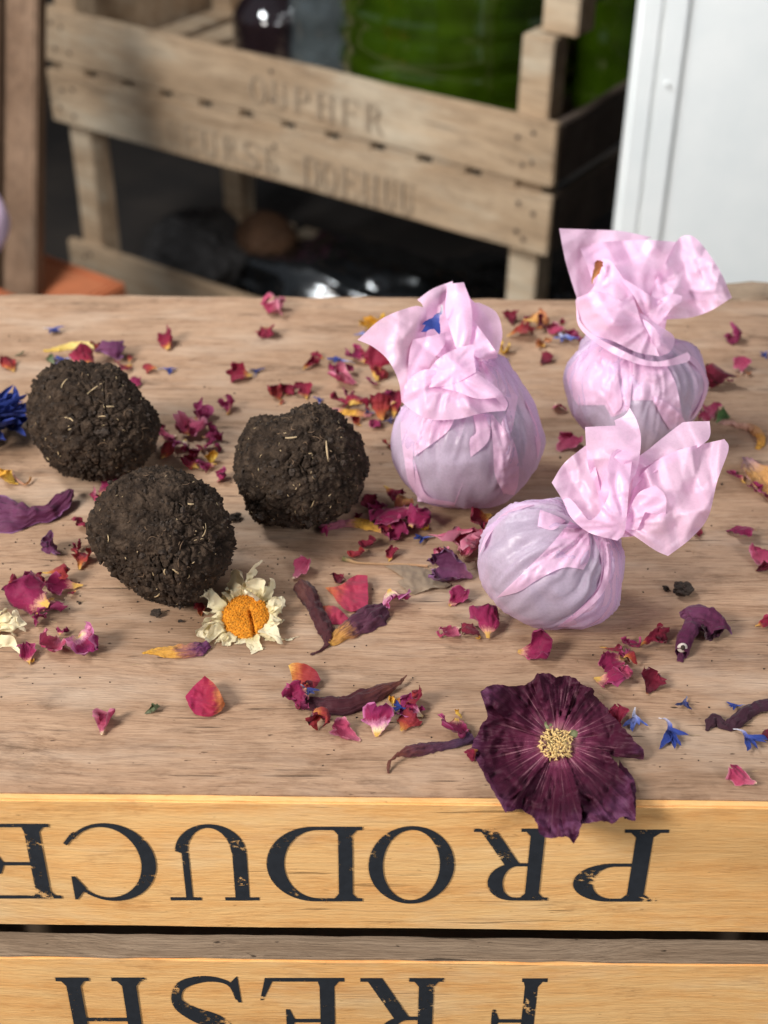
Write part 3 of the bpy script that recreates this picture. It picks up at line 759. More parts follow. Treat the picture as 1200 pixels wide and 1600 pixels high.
# ------------------------------------------------------------------ background: stacked slatted trays
ZT = -.20
A0, B0 = PV(58, 10, ZT), PV(870, 196, ZT)
ux = (B0 - A0); LEN = ux.length; ux.normalize(); uy = Vector((-ux.y, ux.x, 0))
TR = Matrix(((ux.x, uy.x, 0, A0.x), (ux.y, uy.y, 0, A0.y), (0, 0, 1, ZT), (0, 0, 0, 1)))
def tbox(name, x0, x1, y0, y1, z0, z1, mat, parent, bev=.002, seed=0, cuts=6):
    me = box_mesh(name, x0, x1, y0, y1, z0, z1, bev, 2, .0012, seed, cuts)
    o = link(name, me, mat, None)
    o.parent = parent
    return o
def tray_root(name, z):
    e = empty(name); e.matrix_world = TR @ Matrix.Translation((0, 0, z)); return e
def lathe_(prof, n=12):
    return [(r_ * math.cos(2 * math.pi * j / n), r_ * math.sin(2 * math.pi * j / n), z) for r_, z in prof for j in range(n)], grid_faces(len(prof), n, True)
HR = .082; DEP = .44
M['shaded_end'] = wood_mat('shaded_end_wood', srgb(104, 90, 78), srgb(84, 70, 60), srgb(48, 40, 34), .55, .85, .5, .5, .6, sc=.45)  # end boards: their shade is put into a darker wood colour
NAIL = mesh('nail_head', *lathe_([(.0003, .0005), (.0028, .0005), (.0032, -.0006)], 12)); M['nail'] = plain('rusty_nail', srgb(58, 46, 40), .7, .3, 400); rgn = random.Random(3)
def make_tray(name, z, label, full=True, foot=.15):
    e = tray_root(name, z); setp(e, label, 'crate', 'weathered slatted trays in a stack')
    tbox('rail', 0, LEN, 0, .014, -HR, 0, M['tray'], e, seed=1)
    tbox('rail', 0, LEN, .0005, .0145, -2 * HR - .013, -HR - .013, M['tray'], e, seed=2)
    for i in range(11):
        x = .03 + i * (LEN - .06) / 11
        tbox('floor_slat', x, x + (LEN - .06) / 11 - .024, .003, DEP - .016, -HR - .0125, -HR - .0005, M['tray'], e, .001, i, 0)
    for x in (.03, .05, LEN * .5, LEN - .05, LEN - .03):
        for z_ in (-.02, -.06, -HR - .035, -HR - .075):
            o = link('nail_head', NAIL, M['nail']); o.parent = e; o.location = (x + rgn.uniform(-.008, .008), -.0012, z_ + rgn.uniform(-.006, .006)); o.rotation_euler = (R(90), 0, 0)
    if not full: tbox('end_board', LEN - .012, LEN, .015, DEP - .015, -HR, -.002, M['tray'], e, seed=4)
    if full: tbox('back_rail', 0, LEN, DEP - .014, DEP, -HR, 0, M['tray'], e, seed=3)
    if full: tbox('end_board', LEN - .012, LEN, .015, DEP - .015, -HR, .0 - .002, M['shaded_end'], e, seed=4)
    if full: tbox('end_board', LEN - .012, LEN, .015, DEP - .015, -2 * HR - .013, -HR - .016, M['shaded_end'], e, seed=5)
    if full: tbox('end_board', 0, .012, .015, DEP - .015, -2 * HR - .009, -.002, M['tray'], e, seed=6)
    for x in (.022, LEN - .065):
        for y in (.0155, DEP - .06):
            tbox('post', x, x + .043, y, y + .043, -2 * HR - foot, .098 if y < .1 else .095, M['tray'], e, seed=int(x * 100) + 7, cuts=3)
    return e
tray = make_tray('slatted_tray', 0, 'weathered slatted wooden tray with faint stencilled rails, green glass standing in it')
low_z = float(PV(60, 372, 0).z) 
# lower tray: where its front rail shows at bottom left
dz = None
for zt in np.linspace(-.25, -.5, 120):
    w_ = TR @ Vector((0, 0, zt)); qx, qy = project(np.array(w_))
    if qy >= 372: dz = float(zt); break
tray2 = make_tray('slatted_tray', dz, 'lower slatted tray of the stack holding dark plastic and pots', full=False, foot=.02)
# foot and end board of the tray stacked on top
e3 = tray_root('slatted_tray', .098 + .14 + .18)
setp(e3, 'topmost tray of the stack, only its wooden foot and end board in view', 'crate', 'weathered slatted trays in a stack')
tbox('post', LEN - .045, LEN + .002, .03, .075, -.318, .05, M['tray'], e3, seed=31, cuts=3)
tbox('end_board', LEN - .030, LEN - .018, .076, DEP, -.30, -.2, M['shaded_end'], e3, seed=32)
tbox('end_board', LEN - .030, LEN - .018, .076, DEP, -.17, -.0, M['shaded_end'], e3, seed=33)
# faint stencil marks on the rails
rg = random.Random(5)
def faint(x0, x1, zc, hgt, parent, rows, off):
    x = x0
    while x < x1:
        w_ = rg.uniform(.022, .034)
        polys, lw = letter(rows.pop(0)); vs_, fs_ = [], []
        for p in polys:
            ar = sum(p[i][0] * p[(i + 1) % len(p)][1] - p[(i + 1) % len(p)][0] * p[i][1] for i in range(len(p)))
            if ar < 0: p = p[::-1]
            fs_.append(list(range(len(vs_), len(vs_) + len(p)))); vs_ += [Vector(v) for v in p]
        r = delaunay_2d_cdt(vs_, [], fs_, 1, 1e-4)
        o = link('stencil_mark', mesh('stencil_mark', [(x + v.x / lw * w_, off, zc - hgt / 2 + v.y * hgt) for v in r[0]], [f for f, of in zip(r[2], r[5]) if of], False), M['faded_ink']); o.parent = parent
        x += w_ * 1.25
        if not rows: break
rails = [c for c in tray.children if c.name.startswith('rail')]
def kids_offset(lst, *a): pass
faint(LEN * .46, LEN * .68, -HR * .55, .038, rails[0], list('OUPHFR'), -.003)
faint(LEN * .28, LEN * .52, -HR * 1.6 - .013, .04, rails[1], list('HEURSE'), -.003)
faint(LEN * .56, LEN * .84, -HR * 1.62 - .013, .045, rails[1], list('DOEHUU'), -.003)

# ------------------------------------------------------------------ glass and clutter behind
def glass_mat(name, col, rough=.08, ior=1.3):
    m, nt, out = newmat(name); nb = NB(nt)
    n = nb.noise(nb.obj(), 25, 3)
    p = principled(nb, out, nb.ramp(n, [(.3, tuple(c * .5 for c in col)), (.7, col)]), rough)
    p.inputs['Specular IOR Level'].default_value = .9; p.inputs['Coat Weight'].default_value = .6; p.inputs['Coat Roughness'].default_value = .05
    p.inputs['Transmission Weight'].default_value = .35
    return m
M['green_glass'] = glass_mat('green_glass', srgb(58, 82, 8), .1)
M['pale_green_glass'] = glass_mat('pale_green_glass', srgb(104, 136, 30))
M['plum_glass'] = glass_mat('plum_glass', srgb(46, 34, 38))
M['grey_glass'] = glass_mat('grey_glass', srgb(96, 104, 106))
M['black_plastic'] = glass_mat('black_plastic', srgb(16, 18, 20), .22); M['black_plastic'].node_tree.nodes['Principled BSDF'].inputs['Transmission Weight'].default_value = 0
def lathe(prof, n=40, ribs=0, seed=0):
    V = []; 
    for r_, z in prof:
        for j in range(n):
            a = 2 * math.pi * j / n; V.append((r_ * math.cos(a), r_ * math.sin(a), z))
    return V, grid_faces(len(prof), n, True)
def jar(name, lx, ly, r_, h, mat, label, ribs=0, zb=-HR, cat_='jar', neck=.35):
    prof = [(0.001, 0), (r_ * .8, 0), (r_ * .95, h * .03)]
    for i in range(30):
        t = i / 29; rr = r_ * (1 if t < .6 else 1 - (1 - neck) * ((t - .6) / .4) ** 1.6)
        if ribs: rr *= 1 + .025 * math.sin(t * ribs * 2 * math.pi)
        prof.append((rr, h * (.06 + .8 * t)))
    prof += [(r_ * neck, h * .95), (r_ * neck * 1.15, h * .96), (r_ * neck * 1.15, h), (r_ * neck * .85, h), (r_ * neck * .85, h * .9)]
    V, Fc = lathe(prof)
    e = empty(name); w_ = TR @ Vector((lx, ly, zb)); e.location = w_
    o = link('body', mesh('body', V, Fc), mat); o.parent = e
    rim, Fr = lathe([(r_ * neck * 1.15, h * .985), (r_ * neck * 1.3, h * .99), (r_ * neck * 1.3, h * 1.01), (r_ * neck * .8, h * 1.012)])
    o = link('rim', mesh('rim', rim, Fr), mat); o.parent = e
    return setp(e, label, cat_, 'glass jars in the tray')
jar('glass_jar', LEN * .70, .20, .165, .5, M['green_glass'], 'very large ribbed green glass jar filling the right half of the tray', 11, neck=.4)
jar('glass_jar', LEN * .925, .30, .06, .34, M['green_glass'], 'slim green glass jar behind the tray corner post', 4)
jar('glass_jar', LEN * .33, .2, .06, .13, M['plum_glass'], 'dark plum glass jar at the far end of the tray', 0, neck=.5)
jar('glass_jar', LEN * .45, .22, .07, .24, M['grey_glass'], 'clear grey glass jar behind the top rail', 3, neck=.6)
def lump(name, lx, ly, z, r3, mat, label, cat_, seed, rough=.25, group=None, fine=0):
    bm = bmesh.new(); bmesh.ops.create_icosphere(bm, subdivisions=5, radius=1)
    V = np.array([v.co[:] for v in bm.verts]); Fc = [[v.index for v in f.verts] for f in bm.faces]; bm.free()
    rr = 1 + rough * fbm(V * 1.6 + seed, seed, 3) + fine * tri(fbm(V * 2 + 4, seed + 9, 2) * 3)
    V = V * rr[:, None] * np.array(r3); V[:, 2] = np.maximum(V[:, 2], -r3[2] * .7)
    o = link(name, mesh(name, V, Fc), mat); o.matrix_world = TR @ Matrix.Translation((lx, ly, z + r3[2] * .7))
    return setp(o, label, cat_, group)
fz = dz - HR
M['grey_stone'] = plain('grey_sacking', srgb(44, 41, 40), .8, .3, 30)
M['brown_pot'] = plain('brown_pot', srgb(78, 52, 32), .8, .3, 30)
M['pink_cloth'] = plain('pink_cloth', srgb(206, 120, 164), .8, .2, 30)
M['lilac'] = plain('lilac_flower', srgb(120, 96, 170), .8, .3, 60)
lump('plastic_sack', LEN * .62, .16, fz, (.27, .12, .07), M['black_plastic'], 'crumpled glossy black plastic sack with a bright streak in the lower tray', 'sack', 3, .3, fine=.06)
lump('plastic_sack', LEN * .83, .2, fz, (.16, .12, .08), M['black_plastic'], 'smaller black plastic bundle by the tray foot on the right', 'sack', 11, .3, fine=.06)
lump('cloth_bundle', LEN * .20, .13, fz, (.09, .08, .07), M['grey_stone'], 'dull grey bundle beside the foot of the tray', 'bundle', 4)
lump('brown_pot', LEN * .30, .2, fz + .04, (.06, .05, .05), M['brown_pot'], 'round brown pot among the dark clutter', 'pot', 5, .1)
lump('pink_bundle', LEN * .22, .34, fz + .13, (.09, .04, .035), M['pink_cloth'], 'blurred pink flower bunch under the tray', 'flowers', 6, .4)
lump('lilac_flower', -.03, .2, dz + .12, (.03, .03, .06), M['lilac'], 'blurred lilac flower between the post and tray', 'flower', 7, .4)

# post on the left, terracotta trough, pale pink object at the frame edge
def slab_px(name, corners, depth, thick, mat, label, cat_, cuts=8):
    """corners in pixels (tl, tr, br, bl) at a given depth; extruded away from the camera"""
    f = [PD(x, y, depth) for x, y in corners]; back = np.array([0, thick, 0])
    V = f + [p + back for p in f]
    me = mesh(name, V, [(0, 3, 2, 1), (4, 5, 6, 7), (0, 1, 5, 4), (1, 2, 6, 5), (2, 3, 7, 6), (3, 0, 4, 7)], False)
    bm = bmesh.new(); bm.from_mesh(me); bmesh.ops.bevel(bm, geom=list(bm.edges), offset=.003, segments=2, affect='EDGES'); bm.to_mesh(me); bm.free()
    o = link(name, me, mat); return setp(o, label, cat_) if label else o
def vert_wood(src, name):
    m_ = src.copy(); m_.name = name
    for nd in m_.node_tree.nodes:
        if nd.type == 'MAPPING':
            s_ = nd.inputs['Scale'].default_value; nd.inputs['Scale'].default_value = (s_[1], s_[1], s_[0])
    return m_
M['post_v'] = vert_wood(M['post'], 'post_wood_upright')
slab_px('timber_post', [(2, -160), (60, -160), (52, 760), (-6, 760)], 1.75, .06, M['post_v'], 'rough brown timber post at the left edge of the picture', 'post')
slab_px('timber_board', [(-80, -160), (-2, -160), (-9, 760), (-80, 760)], 1.73, .02, M['post_v'], 'pale weathered board fixed against the timber post', 'board')
M['terracotta'] = plain('terracotta', srgb(178, 102, 64), .8, .12, 30)
def trough():
    e = empty('terracotta_trough'); z = -.36
    a, b = PV(-190, 366, z), PV(62, 462, z)
    d = (b - a).normalized(); n_ = Vector((-d.y, d.x, 0)); L_ = (b - a).length
    e.matrix_world = Matrix(((d.x, n_.x, 0, a.x), (d.y, n_.y, 0, a.y), (0, 0, 1, z), (0, 0, 0, 1)))
    setp(e, 'terracotta coloured trough rim at the lower left of the tray stack', 'trough')
    for nm, x0, x1, y0, y1, z0, z1 in (('front_side', 0, L_, -.012, 0, -.36, -.03), ('back_side', 0, L_, .12, .132, -.36, -.03), ('rim', -.005, L_ + .005, -.02, -.0125, -.045, .0), ('end_side', L_, L_ + .012, -.012, .132, -.36, -.03), ('bottom', 0, L_, 0, .12, -.36, -.34)):
        o = link(nm, box_mesh(nm, x0, x1, y0, y1, z0, z1, .003), M['terracotta']); o.parent = e
    o = link('lid', box_mesh('lid', 0, L_, .0, .12, -.34, -.032, .003), M['terracotta']); o.parent = e
trough()
M['pale_pink'] = plain('pale_pink_paper', srgb(226, 196, 220), .6, .1, 20)
bb = PD(-28, 345, 1.6)
def pinkball():
    bm = bmesh.new(); bmesh.ops.create_icosphere(bm, subdivisions=4, radius=.03)
    V = np.array([v.co[:] for v in bm.verts]); Fc = [[v.index for v in f.verts] for f in bm.faces]; bm.free()
    V = V * np.array([1, 1, 1.45]) * (1 + .05 * fbm(V * 40, 3, 2))[:, None] + bb
    return setp(link('pink_bag', mesh('pink_bag', V, Fc), M['pale_pink']), 'pale pink rounded bag at the far left edge by the post', 'bag')
pinkball()

# white door panel on the right
m, nt, out = newmat('white_painted_panel'); nb = NB(nt)
nn = nb.noise(nb.geo(), 14, 4); n2 = nb.noise(nb.mapv(nb.geo(), 220, 220, 6), 1.0, 3)
principled(nb, out, nb.ramp(nn, [(.3, srgb(234, 237, 236)), (.7, srgb(244, 245, 243))]), .45, nb.bump(n2, .15, .001)); M['white'] = m
door = empty('white_door')
YD = 1.47
xl = float(PY(1002, 10, YD)[0])
door.location = (xl, YD, FLOOR)
setp(door, 'white painted panel door standing behind the wrapped bags', 'door')
def dbox(nm, x0, x1, y0, y1, z0, z1, bev=.003):
    o = link(nm, box_mesh(nm, x0, x1, y0, y1, z0, z1, bev), M['white']); o.parent = door
dbox('panel', .05, .9, .006, .03, 0, 1.6)
dbox('stile', 0, .024, .0008, .03, 0, 1.6)
dbox('stile', .0242, .05, .002, .03, 0, 1.6, .002)
sb = link('screw_head', mesh('screw_head', *lathe([(.0004, 0), (.0016, 0), (.0022, .0006), (.0022, .002)], 16)), M['white']); sb.parent = door
sb.rotation_euler = (R(-90), 0, 0); sp_ = PY(1021, 131, YD); sb.location = (.036, -.001, float(sp_[2]) - FLOOR)

# ================================================================== SOIL BALLS
def sil_fn(center, pts):
    c = np.array(center, float); p = np.array(pts, float) - c
    a = np.arctan2(-p[:, 1], p[:, 0]); r_ = np.hypot(p[:, 0], p[:, 1]); o = np.argsort(a); a, r_ = a[o], r_[o]
    a = np.concatenate([a - 2 * math.pi, a, a + 2 * math.pi]); r_ = np.tile(r_, 3)
    g = np.linspace(-math.pi, math.pi, 181); rr = np.interp(g, a, r_)
    k = np.array([.25, .5, .25])
    for _ in range(4): rr = np.convolve(np.concatenate([rr[-2:-1], rr, rr[1:2]]), k, 'valid')
    return lambda th: np.interp(th, g, rr)
def rest_depth(cx, cy, rpx):
    d = raydir(cx, cy); return CAMZ / (-d[2] + rpx / F)
def cam_to_world(u, v, w, cx, cy, D):
    """u,v px offsets (v up), w px toward camera"""
    return PD(cx + u, cy - v, D * (1 - w / F))
def ico(n):
    bm = bmesh.new(); bmesh.ops.create_icosphere(bm, subdivisions=n, radius=1)
    V = np.array([v.co[:] for v in bm.verts]); Fc = [[v.index for v in f.verts] for f in bm.faces]; bm.free()
    return V, Fc
ICO7 = ico(7)
def soil_ball(cx, cy, sil, label, seed, twigs):
    fn = sil_fn((cx, cy), sil); V, Fc = ICO7
    Rm = float(fn(np.linspace(-3, 3, 60)).mean())
    D = rest_depth(cx, cy, Rm * .97)
    # canonical directions in camera frame
    U = V
    th = np.arctan2(U[:, 1], U[:, 0]); rs = fn(th)
    disp = .055 * fbm(U * 2.6 + seed, seed, 3)
    b1, b2 = worley(U * 9 + seed, seed); rg_ = np.clip(.55 + .9 * vnoise(U * 2.4 + seed * 3, seed + 71), .12, 1.2); disp += .05 * (.45 - b1) + .03 * np.minimum(b2 - b1, .25)
    b1, b2 = worley(U * 22 + seed * 2, seed + 5); disp += .045 * (.5 - b1) * rg_
    b1, b2 = worley(U * 48 + seed * 3, seed + 6); disp += .022 * (.5 - b1) * rg_
    disp += .016 * fbm(U * 40, seed + 8, 3)
    crack = np.abs(fbm(U * 2.6 + 9 + seed, seed + 20, 3)); disp -= .07 * np.exp(-(crack / .035) ** 2) * (fbm(U * 1.5, seed + 30, 2) > -.05)
    b1, b2 = worley(U * 4.2 + seed * 5 + .15 * np.stack([vnoise(U * 6 + 3 * c_, seed + c_) for c_ in range(3)], -1), seed + 61); disp -= .09 * np.exp(-((b2 - b1) / .075) ** 2) * np.clip(vnoise(U * 2 + 7, seed + 62) + .45, 0, 1)
    pit = fbm(U * 6 + 2, seed + 33, 2); disp -= .05 * np.clip(pit - .55, 0, 1)
    k = 1 + disp - .012
    Wp = cam_to_world(U[:, 0] * rs * k, U[:, 1] * rs * k, U[:, 2] * Rm * k, cx, cy, D)
    s = D / F
    ctr = PD(cx, cy, D)
    base_z = Wp[:, 2].min(); Wp[:, 2] -= base_z - .0002 if base_z > 0 else 0
    flat = Wp[:, 2] < .0006; Wp[flat, 2] = .0003
    root = empty('soil_ball', (ctr[0], ctr[1], 0)); setp(root, label, 'soil ball', 'three dark soil balls on the board')
    link('body', mesh('body', Wp, Fc), M['soil'], root)
    rng = np.random.RandomState(seed)
    # crumbs pressed into the surface
    N = 1100; idx = rng.choice(len(Wp), N, replace=False); cv, cf = ico(2)
    outV, outF = [], []; 
    for i, a in enumerate(idx):
        dirn = (Wp[a] - ctr); dirn /= np.linalg.norm(dirn)
        sz = s * rng.uniform(.7, 2.4) * (2.2 if rng.rand() < .08 else 1)
        q = cv * rng.uniform(.5, 1.3, 3) * (1 + .35 * rng.uniform(-1, 1, (len(cv), 1))) * sz
        p = Wp[a] + dirn * sz * .2
        if p[2] < sz: continue
        b = len(outV) * len(cv); outV.append(q + p); outF += [[x + b for x in f] for f in cf]
    setp(link('crumbs', mesh('crumbs', np.concatenate(outV), outF, False), M['crumb'], root), kind='stuff')
    # fibres
    def fibre(a, L, r_, mat, nm, curl=1.0, lift=.35, parent=root, collect=None):
        dirn = (Wp[a] - ctr); dirn /= np.linalg.norm(dirn); t = np.cross(dirn, rng.normal(size=3)); t /= np.linalg.norm(t); b = np.cross(dirn, t)
        n_ = 9; ss = np.linspace(-.5, .5, n_); ph = rng.uniform(-1, 1) * curl
        path = Wp[a] + np.outer(ss * L, t) + np.outer((ss ** 2 - .1) * L * ph, b) + np.outer((-ss ** 2 * .9 * L * L / (Rm * s) + lift * r_ * 4 + r_), dirn)
        V_, m_ = [], 5
        for i in range(n_):
            rr = r_ * (1 - .5 * abs(ss[i]) * 2 * .8)
            for j in range(m_):
                an = 2 * math.pi * j / m_; V_.append(path[i] + (b * math.cos(an) * 1.5 + dirn * math.sin(an) * .7) * rr)
        f_ = grid_faces(n_, m_, True) + [tuple(range(m_))[::-1], tuple((n_ - 1) * m_ + j for j in range(m_))]
        if collect is not None:
            k_ = len(collect[0]); collect[0].extend(V_); collect[1].extend([tuple(x + k_ for x in f) for f in f_]); return
        link(nm, mesh(nm, V_, f_), mat, parent)
    col_ = ([], []); col2 = ([], [])
    for i in range(130): fibre(rng.randint(len(Wp)), s * rng.uniform(4, 18), s * rng.uniform(.25, .6), None, '', 2.0, collect=col_)
    for i in range(70): fibre(rng.randint(len(Wp)), s * rng.uniform(2, 7), s * rng.uniform(.25, .7), None, '', 1.0, collect=col2)
    setp(link('fine_roots', mesh('fine_roots', *col_), M['fibre'], root), kind='stuff')
    setp(link('straw_flecks', mesh('straw_flecks', *col2), M['straw'], root), kind='stuff')
    qx, qy = project(Wp); near = ((Wp - CL) @ CMn)[:, 2] > -D
    for (tx, ty, L, r_) in twigs:
        d2 = (qx - tx) ** 2 + (qy - ty) ** 2 + np.where(near, 0, 1e6); fibre(int(d2.argmin()), s * L, s * r_ * .62, M['straw'], 'straw_piece', .9, .15)
    return root
soil_ball(147, 657, [(40, 640), (50, 605), (70, 580), (95, 568), (130, 567), (165, 570), (200, 590), (225, 620), (248, 645), (252, 670), (245, 695), (220, 725), (190, 742), (160, 748), (120, 742), (85, 728), (65, 705), (50, 685), (40, 660)],
          'dark soil ball nearest the blue cornflower, farthest back on the left', 3, [(150, 604, 40, .9), (110, 656, 22, 1.2), (172, 635, 12, 1.6), (161, 650, 16, 1.1), (100, 597, 18, 1.1), (76, 716, 14, 2)])
soil_ball(253, 842, [(137, 820), (150, 785), (185, 745), (215, 735), (255, 730), (290, 733), (315, 755), (340, 775), (352, 800), (365, 830), (369, 850), (360, 880), (340, 910), (310, 935), (280, 950), (245, 942), (215, 928), (190, 905), (160, 880), (142, 850)],
          'dark soil ball with the cream daisy leaning against it', 8, [(275, 894, 14, 2.2), (258, 893, 10, 1.8), (246, 929, 14, 1.6), (316, 834, 34, 1.2), (360, 815, 16, 2), (170, 838, 14, 1.4), (298, 788, 10, 2.2)])
soil_ball(472, 728, [(369, 723), (373, 680), (399, 653), (420, 648), (447, 645), (468, 632), (495, 629), (521, 643), (543, 661), (561, 685), (575, 723), (572, 747), (564, 773), (548, 795), (505, 821), (468, 825), (435, 824), (409, 820), (391, 795), (375, 771)],
          'dark soil ball with bright straw flecks, nearest the wrapped bags', 15, [(483, 709, 26, 2.6), (511, 705, 32, 2.0), (455, 685, 18, 1.8), (487, 790, 28, 1.2), (440, 702, 24, .9), (552, 662, 20, .7), (560, 678, 22, .7)])

# ================================================================== PAPER BAGS
def ridge_fn(seed):
    r = np.random.RandomState(seed + 500); L = [(r.uniform(-math.pi, math.pi), r.uniform(.025, .075), r.uniform(.022, .055) * r.choice([1, 1, -1]), r.uniform(.9, 2.4), r.uniform(-.25, .25)) for _ in range(44)]
    def f(ps, al):
        o = 0
        for p0, w, h, ae, sl in L:
            d = np.abs((ps - p0 - sl * al + math.pi) % (2 * math.pi) - math.pi) * np.sin(np.clip(al, .25, math.pi - .25))
            o = o + h * np.maximum(0, 1 - d / w) * np.clip((ae - al) / .5, 0, 1) * np.clip(al / .25, 0, 1)
        return o
    return f
def bag(cx, cy, sil, R_in, neck_dir, label, seed, D=None, npl=15, core=None):
    """paper round a ball: silhouette in px about (cx, cy); neck_dir = unit vector in camera frame (right, up, toward)"""
    fn = sil_fn((cx, cy), sil)
    D = D or rest_depth(cx, cy, R_in)
    V, Fc = ico(6)
    nd = np.array(neck_dir, float); nd /= np.linalg.norm(nd)
    t1 = np.cross(nd, [0, 0, 1.0]); t1 /= np.linalg.norm(t1); t2 = np.cross(nd, t1)
    al = np.arccos(np.clip(V @ nd, -1, 1)); ps = np.arctan2(V @ t2, V @ t1)
    warp = vnoise(V * 2.2 + seed, seed) * .25
    pl = tri(ps / (2 * math.pi) * npl + warp * 1.2) * .55 + tri(ps / (2 * math.pi) * (npl * 1.7) + 0.3 - warp) * .45
    amp = .10 * np.exp(-((al - .15) / 1.0) ** 2) + .016
    fac = crumple(V[:, 0] * 100 + V[:, 2] * 37, V[:, 1] * 100 - V[:, 2] * 53, 46, seed, 6)
    rk = ridge_fn(seed)
    k = 1 + rk(ps, al) + pl * amp * (vnoise(V * 1.7 + 4, seed + 4) * .5 + .7) + fac * .035
    th = np.arctan2(V[:, 1], V[:, 0]); rs = fn(th)
    def depth_r(x): return R_in
    u, v, w = V[:, 0] * rs * k, V[:, 1] * rs * k, V[:, 2] * R_in * k
    Wp = cam_to_world(u, v, w, cx, cy, D)
    Wp[:, 2] = np.maximum(Wp[:, 2], .0004)
    ctr = PD(cx, cy, D)
    root = empty('paper_bag', (ctr[0], ctr[1], 0)); setp(root, label, 'paper bag', 'three pink tissue paper bags')
    link('wrap', mesh('wrap', Wp, Fc), M['paper_thin'], root)
    cc = core or (cx, cy, R_in * .93)
    cv, cf = ico(5); cr = cc[2] * (1 + .03 * fbm(cv * 3, seed, 3))
    Cp = cam_to_world(cv[:, 0] * cr, cv[:, 1] * cr, cv[:, 2] * cr * .97, cc[0], cc[1], D); Cp[:, 2] = np.maximum(Cp[:, 2], .004)
    link('soil_core', mesh('soil_core', Cp, cf), M['soil'], root)
    def base(x, y):
        dx, dy = x - cx, -(y - cy); r_ = fn(np.arctan2(dy, dx)); q = np.clip(np.hypot(dx, dy) / r_, 0, 1)
        w = np.sqrt(np.maximum(1 - q * q, 0)); U = np.stack([dx / r_, dy / r_, w], -1)
        a_ = np.arccos(np.clip(U @ nd, -1, 1)); p_ = np.arctan2(U @ t2, U @ t1); wr = vnoise(U * 2.2 + seed, seed) * .25
        pl_ = tri(p_ / (2 * math.pi) * npl + wr * 1.2) * .55 + tri(p_ / (2 * math.pi) * (npl * 1.7) + 0.3 - wr) * .45
        am = .10 * np.exp(-((a_ - .15) / 1.0) ** 2) + .016
        f_ = crumple(U[:, 0] * 100 + U[:, 2] * 37, U[:, 1] * 100 - U[:, 2] * 53, 46, seed, 6)
        return w * R_in * (1 + rk(p_, a_) + pl_ * am * (vnoise(U * 1.7 + 4, seed + 4) * .5 + .7) + f_ * .035)
    return root, D, base
SN = [0]; NECK = {}
def flap(root, D, pts, conv, ctrl=(), cr=3.0, crs=55, base=None, name='paper_fold', sp=3.2, lam=1e-4, extra=None):
    SN[0] += 1
    if base is None:
        cr *= 3.0; crs *= 1.1; nk = NECK[conv]
        def extra(x, y, k=SN[0]):
            dx, dy = x - nk[0], y - nk[1]; r_ = np.hypot(dx, dy); a = np.arctan2(dy, dx)
            w_ = vnoise(np.stack([dx / 50, dy / 50, dx * 0 + k], -1), k) * .5
            return .75 * (5 * tri(a * 1.6 + w_ + k * .37) * np.exp(-(r_ / 85) ** 2) + 3 * tri(a * 3.1 + w_ + k * .71) * np.exp(-(r_ / 60) ** 2)) * (1 - np.exp(-(r_ / 30) ** 2))
    o = [(*conv(p[0], p[1]), p[2]) for p in pts]; c_ = [(*conv(p[0], p[1]), p[2]) for p in ctrl]
    return sheet(name, o, M['paper'], root, c_, 'd', D, base, sp, cr, crs, 100 + SN[0], lam=lam, extra=extra)

# ---- bag A : upright, middle
cA = lambda x, y: (540 + x * .28333, 420 + y * .28333)
NECK[cA] = cA(600, 560)
silA = [cA(*p) for p in [(258, 930), (262, 1050), (300, 1150), (390, 1235), (410, 1280), (500, 1308), (600, 1320), (720, 1312), (850, 1290), (935, 1245), (1000, 1160), (1060, 1060), (1082, 960), (1060, 850), (1010, 730), (955, 640), (900, 560), (860, 500), (780, 470), (680, 470), (560, 520), (440, 640), (350, 740), (300, 800)]]
A_, DA, bA = bag(728, 682, silA, 112, (.05, .95, .25), 'upright pink paper bag with a blue floret caught in its folded top', 4, npl=13, core=(728, 684, 96))
OF = 3.0
def pan(root, D, base, conv, pts, off=OF, cr=2.4, crs=24): return flap(root, D, [(x, y, off) for x, y in pts], conv, (), cr, crs, base, 'body_fold')
pan(A_, DA, bA, cA, [(305, 760), (440, 800), (470, 830), (400, 960), (372, 1040), (385, 1180), (402, 1268), (345, 1170), (322, 1040), (305, 900)], 4)
pan(A_, DA, bA, cA, [(470, 825), (600, 830), (560, 900), (450, 985), (378, 1035), (390, 960)], 6)
pan(A_, DA, bA, cA, [(700, 800), (800, 800), (800, 880), (780, 960), (690, 1040), (685, 940), (720, 900)], 4)
pan(A_, DA, bA, cA, [(800, 790), (870, 880), (930, 960), (955, 1080), (950, 1190), (930, 1250), (870, 1240), (822, 1130), (815, 1000), (805, 880)], 6)
pan(A_, DA, bA, cA, [(720, 500), (850, 495), (950, 640), (945, 740), (920, 880), (900, 930), (860, 860), (890, 780), (890, 720), (760, 590)], 4)
pan(A_, DA, bA, cA, [(960, 650), (1010, 730), (1060, 850), (1078, 950), (1060, 1050), (1050, 960), (1030, 840)], 3)
pan(A_, DA, bA, cA, [(375, 1040), (395, 1260), (420, 1285), (600, 1310), (650, 1170), (600, 1290), (450, 1250), (400, 1130)], 3)
